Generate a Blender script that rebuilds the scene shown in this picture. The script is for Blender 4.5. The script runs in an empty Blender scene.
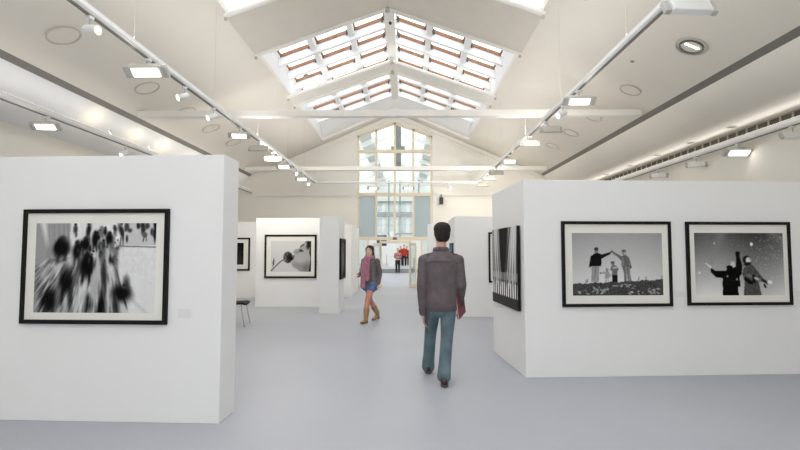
import bpy, bmesh, math, random
import numpy as np
from mathutils import Vector as V, Matrix as M

random.seed(7)
rng = np.random.default_rng(11)
scene = bpy.context.scene
col = scene.collection
PI = math.pi
H = 1.48

# ------------------------------------------------------------------ materials
def mat(name, c, rough=.6, var=.02, scale=6., metal=0., spec=.4, bump=0., bscale=40., emit=None, es=0.):
    m = bpy.data.materials.new(name); m.use_nodes = True
    nt = m.node_tree; b = nt.nodes['Principled BSDF']
    b.inputs['Roughness'].default_value = rough
    b.inputs['Metallic'].default_value = metal
    b.inputs['Specular IOR Level'].default_value = spec
    tc = nt.nodes.new('ShaderNodeTexCoord')
    nz = nt.nodes.new('ShaderNodeTexNoise'); nz.inputs['Scale'].default_value = scale
    nz.inputs['Detail'].default_value = 3
    nt.links.new(tc.outputs['Object'], nz.inputs['Vector'])
    rp = nt.nodes.new('ShaderNodeValToRGB')
    lo = [max(0, x * (1 - var)) for x in c]; hi = [min(1, x * (1 + var)) for x in c]
    rp.color_ramp.elements[0].color = (*lo, 1); rp.color_ramp.elements[1].color = (*hi, 1)
    rp.color_ramp.elements[0].position = .3; rp.color_ramp.elements[1].position = .7
    nt.links.new(nz.outputs['Fac'], rp.inputs['Fac'])
    nt.links.new(rp.outputs['Color'], b.inputs['Base Color'])
    if bump:
        n2 = nt.nodes.new('ShaderNodeTexNoise'); n2.inputs['Scale'].default_value = bscale
        nt.links.new(tc.outputs['Object'], n2.inputs['Vector'])
        bp = nt.nodes.new('ShaderNodeBump'); bp.inputs['Strength'].default_value = bump
        bp.inputs['Distance'].default_value = .01
        nt.links.new(n2.outputs['Fac'], bp.inputs['Height']); nt.links.new(bp.outputs['Normal'], b.inputs['Normal'])
    if emit:
        b.inputs['Emission Color'].default_value = (*emit, 1); b.inputs['Emission Strength'].default_value = es
    return m

def glass_mat(name, tint, gloss=.05, rough=.02, diff=0., dcol=(.8, .85, .87)):
    m = bpy.data.materials.new(name); m.use_nodes = True
    nt = m.node_tree; nt.nodes.clear()
    out = nt.nodes.new('ShaderNodeOutputMaterial')
    tr = nt.nodes.new('ShaderNodeBsdfTransparent'); tr.inputs['Color'].default_value = (*tint, 1)
    gl = nt.nodes.new('ShaderNodeBsdfGlossy'); gl.inputs['Roughness'].default_value = rough
    mx = nt.nodes.new('ShaderNodeMixShader')
    lw = nt.nodes.new('ShaderNodeLayerWeight'); lw.inputs['Blend'].default_value = .25
    ma = nt.nodes.new('ShaderNodeMath'); ma.operation = 'MULTIPLY_ADD'
    ma.inputs[1].default_value = .35; ma.inputs[2].default_value = gloss
    nt.links.new(lw.outputs['Fresnel'], ma.inputs[0])
    nt.links.new(ma.outputs[0], mx.inputs['Fac'])
    base = tr
    if diff:
        tl = nt.nodes.new('ShaderNodeBsdfTranslucent'); tl.inputs['Color'].default_value = (*dcol, 1)
        df = nt.nodes.new('ShaderNodeBsdfDiffuse'); df.inputs['Color'].default_value = (*dcol, 1)
        m1 = nt.nodes.new('ShaderNodeMixShader'); m1.inputs['Fac'].default_value = .5
        nt.links.new(tl.outputs[0], m1.inputs[1]); nt.links.new(df.outputs[0], m1.inputs[2])
        m2 = nt.nodes.new('ShaderNodeMixShader'); m2.inputs['Fac'].default_value = diff
        nt.links.new(tr.outputs[0], m2.inputs[1]); nt.links.new(m1.outputs[0], m2.inputs[2])
        base = m2
    nt.links.new(base.outputs[0], mx.inputs[1]); nt.links.new(gl.outputs[0], mx.inputs[2])
    nt.links.new(mx.outputs[0], out.inputs['Surface'])
    return m

PANELW = mat('panel_white', (.80, .80, .795), .55, .012, 1.3)
WALLW = mat('wall_cream', (.82, .795, .735), .6, .015, .8)
CEIL = mat('ceiling_cream', (.79, .755, .69), .6, .02, .7)
TRIMW = mat('trim_white', (.84, .82, .775), .5, .015, 2)
WHITE = mat('joinery_white', (.86, .87, .88), .5, .015, 2)
BLIND = mat('blind_beige', (.68, .64, .58), .75, .02, 3, bump=.1)
GAP = mat('gap_metal', (.20, .19, .175), .5, .06, 3)
GAPD = mat('gap_dark', (.08, .08, .075), .7, .06, 3)
WOOD = mat('pine_wood', (.27, .13, .07), .5, .18, 9)
HINGE = mat('dark_hinge', (.06, .055, .05), .4)
METW = mat('white_metal', (.80, .80, .79), .35, .01, 4)
METG = mat('grey_metal', (.50, .49, .46), .4, .02, 5)
LENS = mat('lamp_lens', (.9, .9, .9), .4, emit=(1, .97, .9), es=5)
LENSU = mat('added_uplight_lens', (.9, .9, .9), .4, emit=(1, .93, .82), es=2)
LENSD = mat('lamp_lens_dim', (.8, .75, .6), .4, emit=(1, .8, .5), es=1.0)
RING = mat('ring_trim', (.56, .52, .45), .5)
DIFF = mat('downlight_glass', (.79, .75, .68), .5)
PEACH = mat('window_frame_peach', (.80, .70, .55), .5, .03, 4)
FRAMEB = mat('frame_black', (.010, .0095, .009), .55, .1, 20, spec=.15)
MAT = mat('mat_board', (.76, .75, .70), .8, .01, 8)
CARD = mat('label_card', (.74, .74, .73), .6)
CHROME = mat('chrome', (.6, .6, .62), .15, .01, 3, metal=1)
METH = mat('lamp_housing', (.62, .60, .55), .4, .01, 4)
BLACKL = mat('black_leather', (.012, .012, .013), .6, .1, 30, spec=.15)
GLASS = glass_mat('clear_glass', (.93, .97, .98), .02)
SKYG = glass_mat('skylight_glass', (.95, .97, .98), .02)
WING = glass_mat('window_glass', (.93, .965, .965), .04)
FROST = glass_mat('frosted_glass', (.7, .78, .8), .03, .3, .75, (.62, .69, .71))
VENTD = mat('vent_dark', (.10, .095, .08), .7)
VENTB = mat('vent_bars', (.42, .39, .33), .6)
FAC = mat('facade_white', (.80, .80, .76), .7, .02, 1)
FACG = mat('facade_window', (.55, .60, .59), .2, .08, 2)
STEPG = mat('step_grey', (.30, .31, .30), .7, .04, 3)
STEELD = mat('steel_dark', (.16, .165, .165), .5, .05, 5)
BLACK = mat('black_plastic', (.02, .02, .02), .4)

# floor: grey blue vinyl with a faint mottled tone
def floor_mat():
    m = mat('floor_vinyl', (.385, .395, .435), .4, .04, .55, spec=.25)
    nt = m.node_tree; b = nt.nodes['Principled BSDF']
    tc = nt.nodes['Texture Coordinate']
    n = nt.nodes.new('ShaderNodeTexNoise'); n.inputs['Scale'].default_value = 45; n.inputs['Detail'].default_value = 4
    nt.links.new(tc.outputs['Object'], n.inputs['Vector'])
    mr = nt.nodes.new('ShaderNodeMapRange'); mr.inputs['To Min'].default_value = .34; mr.inputs['To Max'].default_value = .5
    nt.links.new(n.outputs['Fac'], mr.inputs['Value']); nt.links.new(mr.outputs[0], b.inputs['Roughness'])
    return m
FLOOR = floor_mat()

# ------------------------------------------------------------------ mesh helpers
class MB:
    def __init__(s): s.bm = bmesh.new()
    def mesh_from(s, verts, faces):
        vs = [s.bm.verts.new(v) for v in verts]
        for f in faces:
            try: s.bm.faces.new([vs[i] for i in f])
            except ValueError: pass
        return s
    def box(s, x0, x1, y0, y1, z0, z1, T=None):
        vs = [V((x, y, z)) for z in (z0, z1) for y in (y0, y1) for x in (x0, x1)]
        if T is not None: vs = [T @ v for v in vs]
        return s.mesh_from(vs, [(0, 2, 3, 1), (4, 5, 7, 6), (0, 1, 5, 4), (2, 6, 7, 3), (0, 4, 6, 2), (1, 3, 7, 5)])
    def prism(s, poly, y0, y1):            # polygon in XZ pushed along Y
        n = len(poly)
        vs = [V((x, y0, z)) for x, z in poly] + [V((x, y1, z)) for x, z in poly]
        fs = [tuple(range(n)), tuple(range(2 * n - 1, n - 1, -1))]
        fs += [(i, i + n, (i + 1) % n + n, (i + 1) % n) for i in range(n)]
        return s.mesh_from(vs, fs)
    def tube(s, pts, r, n=12, cap=True):
        sweep(s.bm, pts, [(x, x) for x in (r if isinstance(r, (list, tuple)) else [r] * len(pts))], n, flat=True)
        return s
    def ring(s, c, r, r2, h, T=None, n=32):      # flat annulus with thickness h along -Z, T places it
        vs = []
        for k in range(n):
            a = 2 * PI * k / n
            for rr, z in ((r, 0), (r, -h), (r2, -h), (r2, 0)):
                vs.append(V((c[0] + rr * math.cos(a), c[1] + rr * math.sin(a), c[2] + z)))
        if T is not None: vs = [T @ v for v in vs]
        fs = []
        for k in range(n):
            for j in range(4):
                a, b = k * 4 + j, k * 4 + (j + 1) % 4
                c2, d = ((k + 1) % n) * 4 + (j + 1) % 4, ((k + 1) % n) * 4 + j
                fs.append((a, b, c2, d))
        return s.mesh_from(vs, fs)
    def build(s, name, m, parent=None, smooth=False, bevel=0., loc=None, rot=None):
        bmesh.ops.recalc_face_normals(s.bm, faces=s.bm.faces)
        me = bpy.data.meshes.new(name); s.bm.to_mesh(me); s.bm.free()
        me.materials.append(m)
        o = bpy.data.objects.new(name, me); col.objects.link(o)
        if parent: o.parent = parent
        if loc: o.location = loc
        if rot: o.rotation_euler = rot
        if smooth:
            for p in me.polygons: p.use_smooth = True
            try: me.set_sharp_from_angle(angle=math.radians(45))
            except Exception: pass
        if bevel:
            b = o.modifiers.new('b', 'BEVEL'); b.width = bevel; b.segments = 2; b.limit_method = 'ANGLE'
        return o

def sweep(bm, pts, radii, n=16, flat=False, side=None):
    """tube with elliptical sections along a polyline; radii = (across, along side) per point"""
    pts = [V(p) for p in pts]
    rings = []
    t0 = (pts[1] - pts[0]).normalized()
    ref = V(side) if side is not None else (V((1, 0, 0)) if abs(t0.x) < .9 else V((0, 1, 0)))
    P = list(pts); R = [r if isinstance(r, tuple) else (r, r) for r in radii]
    if not flat:                          # rounded ends
        def cap(p, t, r, sg):
            k = max(r) * .75
            return [(p + t * sg * k * .55, tuple(x * .84 for x in r)), (p + t * sg * k * .92, tuple(x * .42 for x in r))]
        a = cap(P[0], (P[1] - P[0]).normalized(), R[0], -1); b = cap(P[-1], (P[-1] - P[-2]).normalized(), R[-1], 1)
        P = [a[1][0], a[0][0]] + P + [b[0][0], b[1][0]]; R = [a[1][1], a[0][1]] + R + [b[0][1], b[1][1]]
    for i, p in enumerate(P):
        t = (P[min(i + 1, len(P) - 1)] - P[max(i - 1, 0)]).normalized()
        u = (ref - t * ref.dot(t)).normalized(); w = t.cross(u)
        rings.append([bm.verts.new(p + u * math.cos(2 * PI * k / n) * R[i][0] + w * math.sin(2 * PI * k / n) * R[i][1]) for k in range(n)])
    for a, b in zip(rings, rings[1:]):
        for k in range(n): bm.faces.new((a[k], a[(k + 1) % n], b[(k + 1) % n], b[k]))
    bm.faces.new(rings[0][::-1]); bm.faces.new(rings[-1])

def loft(bm, rings, n=28, e=1.):
    """stack of horizontal ellipses (z, cx, cy, rx, ry)"""
    rs = []
    for z, cx, cy, rx, ry in rings:
        rs.append([bm.verts.new((cx + rx * abs(math.cos(a)) ** e * math.copysign(1, math.cos(a)),
                                 cy + ry * abs(math.sin(a)) ** e * math.copysign(1, math.sin(a)), z))
                   for a in [2 * PI * k / n for k in range(n)]])
    for a, b in zip(rs, rs[1:]):
        for k in range(n): bm.faces.new((a[k], a[(k + 1) % n], b[(k + 1) % n], b[k]))
    bm.faces.new(rs[0][::-1]); bm.faces.new(rs[-1])

def empty(name, loc=(0, 0, 0), rz=0, label=None, cat=None, group=None, kind=None):
    o = bpy.data.objects.new(name, None); col.objects.link(o)
    o.location = loc; o.rotation_euler = (0, 0, rz); o.empty_display_size = .1
    tag(o, label, cat, group, kind); return o
def tag(o, label=None, cat=None, group=None, kind=None):
    for k, v in (('label', label), ('category', cat), ('group', group), ('kind', kind)):
        if v: o[k] = v
    return o
def struct(o, label=None):
    o['kind'] = 'structure'
    if label: o['label'] = label
    return o
def children(o): return list(o.children)
def copy_tree(o, parent=None):
    c = o.copy(); col.objects.link(c)
    if parent: c.parent = parent
    for ch in children(o): copy_tree(ch, c)
    return c

# ------------------------------------------------------------------ camera
cam = bpy.data.cameras.new('camera'); cam.sensor_width = 36; cam.lens = 480 / 800 * 36
cam.clip_start = .05; cam.clip_end = 300
co = bpy.data.objects.new('camera', cam); col.objects.link(co)
co.location = (0, 0, H); co.rotation_euler = (PI / 2 + math.atan(26 / 480), 0, math.atan(6 / 480))
scene.camera = co

# ------------------------------------------------------------------ room shell
X0 = -.42; W = 6.05; SL = .43
ZR = H + 5.82                     # line of the nave slopes at the ridge
zs = lambda w: ZR - SL * w        # height of the slope at distance w from the ridge
Y0, Y1 = -6., 20.
XL, XR = -8.0, 7.15
SW = 3.0                          # half width of the skylight opening
ZSOF = 4.06

struct(MB().box(XL - .2, XR + .2, Y0 - .2, Y1 + .3, -.2, 0).build('floor', FLOOR), 'pale blue grey vinyl floor with a soft sheen')
m = MB()
SE, SB = 19.45, -4.2
for sg in (-1, 1):
    xa = lambda w: X0 + sg * w
    m.prism([(xa(SW), zs(SW)), (xa(W), zs(W)), (xa(W), zs(W) + .12), (xa(SW), zs(SW) + .12)], Y0, Y1)
    for a, b in ((Y0, SB), (SE, Y1)):
        m.prism([(xa(0), zs(0)), (xa(SW), zs(SW)), (xa(SW), zs(SW) + .12), (xa(0), zs(0) + .12)], a, b)
ce = struct(m.build('ceiling', CEIL), 'cream pitched ceiling sloping down from the skylight')
for sg, nm in ((-1, 'left'), (1, 'right')):
    xe = X0 + sg * W; xw = XL if sg < 0 else XR
    ze = zs(W)
    m = MB()          # shadow gap profile between slope and aisle bulkhead
    m.prism([(xe - sg * .02, ze + .03), (xe + sg * .13, ze - .085), (xe + sg * .18, ze + .16), (xe - sg * .02, ze + .16)], Y0, Y1)
    struct(m.build('trim_' + ('1' if sg < 0 else '2'), GAP), 'dark grey shadow gap along the %s eaves of the pitched ceiling' % nm)
    m = MB()
    prof = [(xe + sg * .125, ze - .085)]
    for k in range(1, 9):
        t = k / 8; a = t * PI / 2
        prof.append((xe + sg * (.125 + .715 * (.55 * t + .45 * (1 - math.cos(a)))), ze - .085 - (ze - .085 - ZSOF) * (.35 * t + .65 * math.sin(a))))
    prof.append((xw, ZSOF))
    top = [(x, z + .1) for x, z in reversed(prof)]
    m.prism(prof + top, Y0, Y1)
    o = m.build('ceiling_aisle', WHITE if sg < 0 else CEIL, smooth=True)
    struct(o, 'curved white bulkhead and flat soffit over the %s aisle' % nm)
struct(MB().box(XL - .15, XL, Y0, Y1 + .3, 0, ZSOF + .1).build('wall_left', WALLW), 'plain cream wall behind the left aisle')
struct(MB().box(XR, XR + .15, Y0, Y1 + .3, 0, ZSOF + .1).build('wall_right', WALLW), 'plain cream wall behind the right aisle')
m = MB()
m.prism([(XL, 0), (X0 - 3.2, 0), (X0 - 3.2, 6.9), (XL, 5)], Y0 - .2, Y0); m.prism([(XR, 0), (X0 + 3.2, 0), (X0 + 3.2, 6.9), (XR, 5)], Y0 - .2, Y0)
m.prism([(X0 - 3.2, 6.0), (X0 + 3.2, 6.0), (X0 + 3.2, 6.9), (X0, 8.4), (X0 - 3.2, 6.9)], Y0 - .2, Y0)
struct(m.build('wall_back', WALLW), 'end wall behind the viewer around an added tall window')
bw = empty('added_window', (X0, Y0 - .1, 0), kind='structure', label='added tall window in the end wall behind the viewer')  # unseen window added to let daylight onto the panel fronts
m = MB()
for x in (-3.15, -1.6, 0, 1.6, 3.15): m.box(x - .05, x + .05, -.05, .05, 0, 6)
for z in (.05, 2.0, 4.0, 5.95): m.box(-3.2, 3.2, -.05, .05, z - .05, z + .05)
m.build('frame', PEACH, bw); MB().box(-3.15, 3.15, -.005, .005, .1, 5.9).build('glazing', SKYG, bw)

# gable wall with window opening
wx0, wx1, wz0, wz1 = -2.05, 1.11, 6.36, 6.93
def roofz(x): return max(ZSOF, zs(min(W, abs(x - X0)))) + .1 if abs(x - X0) <= W else ZSOF + .1
m = MB()
m.prism([(XL, 0), (wx0, 0), (wx0, roofz(wx0)), (X0 - W, roofz(X0 - W)), (XL, roofz(X0 - W))], Y1, Y1 + .3)
m.prism([(wx1, 0), (XR, 0), (XR, roofz(X0 + W)), (X0 + W, roofz(X0 + W)), (wx1, roofz(wx1))], Y1, Y1 + .3)
wc = (wx0 + wx1) / 2
m.prism([(wx0, wz0), (wc, wz1), (wc, ZR + .1), (wx0, roofz(wx0))], Y1, Y1 + .3)
m.prism([(wc, wz1), (wx1, wz0), (wx1, roofz(wx1)), (wc, ZR + .1)], Y1, Y1 + .3)
struct(m.build('wall_gable', WALLW), 'cream gable end wall around the tall pointed window')
m = MB()
for sg in (-1, 1):
    m.prism([(X0, ZR - .02), (X0 + sg * W, zs(W) - .02), (X0 + sg * W, zs(W) - .19), (X0, ZR - .19)], Y1 - .06, Y1)
struct(m.build('trim_3', TRIMW), 'raised cream band following the gable slopes')
m = MB(); m.box(-6.2, -2.25, Y1 - .05, Y1, 3.79, 3.86); m.box(1.3, 5.6, Y1 - .05, Y1, 3.79, 3.86)
struct(m.build('trim_4', TRIMW), 'thin cable trunking across the gable wall')
for sx, nm in ((-1, 1), (1, 2)):
    pass

# tie beams
for k, (y, nm) in enumerate(((11.15, 'nearer white tie beam crossing below the skylight'), (18.65, 'farther white tie beam in front of the gable window'))):
    xa, xb = X0 - W + .15, X0 + W - .15
    struct(MB().box(xa, xb, y - .09, y + .09, zs(W) - .07, zs(W) + .08).build('trim_%d' % (5 + k), TRIMW, bevel=.012), nm)

# ------------------------------------------------------------------ skylight
GE, GR, GS = H + 5.20, H + 6.30, (6.30 - 5.20) / 3.0
sk = empty('window_1', (X0, 0, 0), kind='structure', label='long pitched rooflight with white rafters and brown wooden sashes')
gz = lambda w: GR - GS * w
m = MB()
for sg in (-1, 1):            # upstand walls of the well
    m.box(min(sg * SW, sg * (SW + .12)), max(sg * SW, sg * (SW + .12)), SB, SE, zs(SW) + .12, GE + .12)
for y, dy in ((SB - .1, 0), (SE + .02, -.95)):
    for sg in (-1, 1):       # end walls, the far one leaning in over the opening
        q = [V((sg * (SW + .1), y, zs(SW) + .10)), V((0, y, ZR + .125)), V((0, y + dy, GR + .1)), V((sg * (SW + .1), y + dy, GE + .06))]
        m.mesh_from(q + [v + V((0, .1, 0)) for v in q], [(0, 1, 2, 3), (7, 6, 5, 4), (0, 4, 5, 1), (1, 5, 6, 2), (2, 6, 7, 3), (3, 7, 4, 0)])
m.build('upstand', WHITE, sk)
MB().box(-.13, .13, SB, SE - .9, GR - .34, GR - .02).build('ridge_beam', TRIMW, sk, bevel=.01)
YR = [12.66 + .945 * k for k in range(-17, 7)]
RD, RT = .25, .06
for y in YR:
    near = y < 11
    for sg in (-1, 1):
        MB().prism([(sg * .1, gz(.1)), (sg * SW, gz(SW)), (sg * SW, gz(SW) - RD), (sg * .1, gz(.1) - RD)], y - RT, y + RT).build('rafter', WHITE, sk, bevel=0 if near else .008)
WS = [(.16, .97), (1.11, 1.98), (2.12, 2.96)]
for i, y in enumerate(YR[1:]):
    yp = YR[i]
    if y < 11.5: continue
    for sg in (-1, 1):
        for a, b in WS:
            f = lambda w, dz: (sg * w, gz(w) + dz)
            mm = MB()
            mm.prism([f(a, .06), f(b, .06), f(b, -.03), f(a, -.03)], y - RT - .03, y - RT)      # far rail
            mm.prism([f(a, .06), f(b, .06), f(b, .0), f(a, .0)], yp + RT, yp + RT + .03)      # near rail
            for q in (a, b - .035):
                mm.prism([f(q, .06), f(q + .035, .06), f(q + .035, .0), f(q, .0)], yp + RT + .03, y - RT - .03)
            s_ = mm.build('sash', WOOD, sk)
            hw = a + .03
            MB().prism([f(hw, .07), f(hw + .05, .07), f(hw + .05, -.09), f(hw, -.09)], y - RT - .055, y - RT - .03).build('hinge', HINGE, s_)
m = MB()
for sg in (-1, 1):
    for w0, w1 in ((.97, 1.11), (1.98, 2.12)):
        m.prism([(sg * w0, gz(w0)), (sg * w1, gz(w1)), (sg * w1, gz(w1) - .15), (sg * w0, gz(w0) - .15)], SB, SE - .8)
m.build('purlin', WHITE, sk)
m = MB()
for sg in (-1, 1):
    m.mesh_from([V((0, SB, GR + .11)), V((sg * (SW + .1), SB, gz(SW + .1) + .11)), V((sg * (SW + .1), SE, gz(SW + .1) + .11)), V((0, SE, GR + .11))], [(0, 1, 2, 3)])
m.build('glazing', SKYG, sk)
# sensor on the ridge beam
c = empty('security_camera', (X0 + .02, 12.1, GR - .34), label='small dark dome sensor under the skylight ridge beam', cat='sensor')
m = MB(); m.tube([(0, 0, 0), (0, 0, -.07)], .035); m.build('mount', METW, c)
m = MB(); sweep(m.bm, [(0, -.02, -.09), (0, -.10, -.12)], [.045, .04]); m.build('lens_housing', BLACK, c, smooth=True)

# hung gabled panels under the skylight (blind bays) with edge tubes
def blind(name, ya, yb, m_, label, n):
    zc, za = H + 4.50, H + 5.58
    t = empty(name, (X0, (ya + yb) / 2, zc), label=label, cat='ceiling panel')
    hh = (yb - ya) / 2
    for sg in (-1, 1):
        mm = MB().prism([(0, za - zc), (sg * 3.05, 0), (sg * 3.05, .05), (0, za - zc + .05)], -hh, hh)
        mm.build('panel_slope', m_, t)
        for y, tn in ((-hh, 1), (hh, 1)):
            MB().tube([(0, y, za - zc - .01), (sg * 3.06, y, -.01)], .055).build('edge_tube', TRIMW, t, smooth=True)
    for y in (-hh, hh):
        q = MB(); sweep(q.bm, [(0, y, za - zc - .06), (0, y, za - zc + .06)], [.07, .07]); q.build('ridge_joint', METG, t, smooth=True)
        for sg in (-1, 1):
            q = MB(); q.tube([(sg * 3.02, y, -.10), (sg * 3.02, y, .1)], .03); q.build('end_bracket', METG, t)
    return t
blind('blind_canopy', 8.9, 10.76, BLIND, 'beige gabled canopy panel under the nearer part of the skylight', 1)
blind('truss_canopy', 13.8, 14.6, TRIMW, 'narrow white gabled panel crossing the middle of the skylight', 2)

# ------------------------------------------------------------------ ceiling fittings
def slope_T(x, y, off=0.):
    w = abs(x - X0); sg = 1 if x > X0 else -1
    a = math.atan(SL) * sg
    return M.Translation((x, y, zs(w) - off)) @ M.Rotation(a, 4, 'Y')
lab_dl = {
 0: 'round recessed downlight in the left slope, above the first spotlight',
}
ordn = ['nearest', 'second nearest', 'third', 'fourth', 'farthest']
for sg, xs, ys in ((-1, -5.66, (7.68, 10.25, 12.1, 13.7, 15.5)), (1, 4.92, (8.15, 10.4, 12.5, 14.2, 16.0))):
    for i, y in enumerate(ys):
        T = slope_T(xs, y)
        side = 'left' if sg < 0 else 'right'
        extra = ' with a lit slot' if (sg > 0 and i == 0) else ''
        o = empty('recessed_downlight', label='%s round recessed downlight%s on the %s ceiling slope' % (ordn[i], extra, side), cat='ceiling light', group='round downlights in the %s ceiling slope' % side)
        o.matrix_world = T
        big = .26 if (sg < 0 or i == 0) else .23
        MB().ring((0, 0, 0), big, big - .028, .022).build('trim_ring', RING, o, smooth=True)
        MB().tube([(0, 0, 0), (0, 0, -.01)], big - .03, 28).build('diffuser', DIFF, o)
        if extra:
            MB().ring((0, 0, .0), .2, .17, .03).build('inner_ring', STEELD, o)
            MB().box(-.12, .12, -.035, .0, -.02, -.011).build('lamp_slot', LENS, o)
dots = [(-3.55, 7.9, 'left'), (-4.9, 6.3, 'left'), (-2.75, 12.9, 'left'), (3.05, 8.0, 'right'), (4.45, 9.3, 'right'), (2.35, 14.3, 'right'), (3.5, 6.9, 'right')]
for i, (x, y, s) in enumerate(dots):
    o = empty('ceiling_sensor', label=None, cat='ceiling sensor', group='small dark ceiling sensors')
    o['label'] = ['small round ceiling sensor between the skylight canopy and left lighting track', 'tiny dark sensor near the first spotlight on the left slope',
                  'small ceiling sensor beyond the nearer tie beam on the left slope', 'small round ceiling sensor between the skylight canopy and right lighting track',
                  'tiny dark sensor beside a downlight on the right slope', 'small ceiling sensor beyond the nearer tie beam on the right slope',
                  'tiny dark sensor near the front of the right slope'][i]
    o.matrix_world = slope_T(x, y)
    r = .085 if i in (0, 2, 3, 5) else .045
    MB().ring((0, 0, 0), r, r * .6, .012, n=16).build('trim_ring', RING, o)
    MB().tube([(0, 0, 0), (0, 0, -.015)], r * .6, 12).build('sensor_eye', STEELD, o)

# right aisle: downlights in the flat soffit, vent strip
for i, y in enumerate((9.95, 11.4, 12.9, 14.5, 16.2, 18.0)):
    o = empty('soffit_downlight', (6.78, y, ZSOF), label='%s small round downlight in the right aisle soffit' % (['nearest', 'second', 'third', 'fourth', 'fifth', 'farthest'][i]), cat='ceiling light', group='small downlights above the right aisle')
    MB().ring((0, 0, 0), .10, .075, .012, n=20).build('trim_ring', RING, o)
    MB().tube([(0, 0, 0), (0, 0, -.006)], .075, 20).build('diffuser', STEELD, o)
v = empty('air_vent', (XR, 0, ZSOF - .19), label='long dark air vent strip along the top of the right wall', cat='air vent')
MB().box(-.02, 0, Y0 + .1, Y1 - .2, 0, .17).build('backing', VENTD, v)
m = MB()
y = 4.
while y < Y1 - .3:
    m.box(-.035, -.02, y - .02, y + .02, 0, .17); y += .30
m.box(-.045, 0, Y0 + .1, Y1 - .2, .165, .188); m.box(-.045, 0, Y0 + .1, Y1 - .2, -.015, .004)
m.build('grille', VENTB, v)

# ------------------------------------------------------------------ lighting tracks and lamps
def track(name, x, z, ya, yb, r, label, up=0, tilt=0):
    t = empty(name, (x, ya, z), label=label, cat='lighting track')
    MB().tube([(0, 0, 0), (0, yb - ya, 0)], r, 14).build('rail', METW, t, smooth=True)
    MB().box(-.018, .018, .1, yb - ya - .1, -r - .012, -r + .008).build('contact_slot', GAP, t)
    if up:       # linear uplight added on top of the rail to brighten the ceiling
        MB().box(-.022, .022, .2, yb - ya - .2, r - .006, r + .022).build('added_uplight_strip', METW, t)
        MB().box(-.016, .016, .22, yb - ya - .22, r + .022, r + .026).build('added_uplight_lens', LENSU, t)
        L = bpy.data.lights.new('added_strip_light', 'AREA'); L.shape = 'RECTANGLE'; L.size = .03; L.size_y = yb - ya - .5
        L.energy = up; L.color = (1, .97, .93)
        lo = bpy.data.objects.new('added_strip_light', L); col.objects.link(lo); lo.parent = t
        lo.location = (0, (yb - ya) / 2, r + .034); lo.rotation_euler = (PI, tilt, 0)
    return t
tl = track('lighting_track', -3.5, 4.13, -4., 18.4, .042, 'long white lighting track under the left ceiling slope', up=82)
tr_ = track('lighting_track', 2.8, 4.13, -4., 18.4, .042, 'long white lighting track under the right ceiling slope', up=76)
tll = track('lighting_track', -6.4, 3.93, -4., 19.8, .048, 'low white lighting track along the left aisle', up=20, tilt=-math.radians(35))
trl = track('lighting_track', 6.9, 3.77, -4., 19.8, .055, 'low white lighting track along the right aisle wall', up=40, tilt=-math.radians(68))
t = empty('lighting_track', (-3.5, 18.47, 4.13), label='white lighting track crossing in front of the gable window', cat='lighting track')
MB().tube([(-.04, 0, 0), (6.34, 0, 0)], .036, 14).build('rail', METW, t, smooth=True)
for x in (0, 6.3):
    q = MB(); sweep(q.bm, [(x, .01, -.04), (x, .01, .04)], [.045, .045]); q.build('corner_joint', METW, t, smooth=True)
for tt, x in ((tl, -3.5), (tr_, 2.8)):
    for y in (3.7, 11.15, 18.3):
        MB().tube([(0, y + 4, .03), (0, y + 4, zs(W) - .1 - 4.13)], .008, 6).build('hanger_rod', METG, tt)
    for y in (6.0, 8.6, 14.0, 16.3):
        MB().tube([(0, y + 4, .03), (0, y + 4, zs(abs(x - X0)) - 4.13)], .002, 5).build('suspension_wire', METG, tt)

def floodlight(loc, tr, rz, tilt, label, group, lit=True, off=0., power=9., col_=(1, .93, .82), k=.8):
    t = empty('hanging_floodlight', (loc[0], loc[1], loc[2] - tr - .014), rz, label=label, cat='floodlight', group=group)
    MB().box(-.05, .05, -.03, .03, -.03, .0).build('adapter', METW, t)
    MB().tube([(0, 0, -.03), (off, 0, -.12)], .012, 8).build('stem', METG, t)
    T = M.Translation((off, 0, -.17)) @ M.Rotation(tilt, 4, 'X') @ M.Scale(k, 4)
    m = MB(); m.box(-.215, .215, -.09, .09, -.03, .05, T)
    m.build('housing', METW if not lit else METH, t, bevel=.012)
    for s in (-1, 1):
        m = MB(); m.box(min(s * .217, s * .285), max(s * .217, s * .285), -.08, .08, -.038, .025, T); m.build('side_wing', METG, t, bevel=.01)
    m = MB(); m.box(-.175, .175, -.058, .058, -.040, -.031, T); m.build('lens', LENS if lit else DIFF, t)
    if lit and power:
        L = bpy.data.lights.new('lamp_light', 'AREA'); L.shape = 'RECTANGLE'; L.size = .33 * k; L.size_y = .10 * k
        L.energy = power; L.color = col_
        lo = bpy.data.objects.new('lamp_light', L); col.objects.link(lo); lo.parent = t
        lo.matrix_local = T @ M.Translation((0, 0, -.046))
    return t
def spotlight(loc, tr, rz, tilt, label, group, warm=False, power=0, big=1.):
    t = empty('hanging_spotlight', (loc[0], loc[1], loc[2] - tr - .014), rz, label=label, cat='spotlight', group=group)
    MB().box(-.03, .03, -.03, .03, -.03, .0).build('adapter', METW, t)
    MB().tube([(0, 0, -.03), (0, 0, -.10)], .010, 8).build('stem', METG, t)
    d = V((0, -math.cos(tilt), -math.sin(tilt)))
    c_ = V((0, 0, -.15)); a = c_ - d * .07 * big; b = c_ + d * .11 * big
    m = MB(); m.tube([a, a + d * .01, c_, b], [.03 * big, .048 * big, .052 * big, .056 * big], 18); m.build('lamp_can', METW, t, smooth=True)
    MB().tube([b - d * .01, b + d * .004], .046 * big, 16).build('lens', LENSD if warm else LENS, t)
    return t
gL, gR, gA, gB, gC = 'lamps on the left track', 'lamps on the right track', 'lamps on the left aisle track', 'lamps on the right aisle track', 'lamps on the cross track'
yl = lambda u: 480 * 3.5 / (406 - u) - .14
yr = lambda u: 480 * 2.8 / (u - 406) - .14
ZT = 4.13
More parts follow.
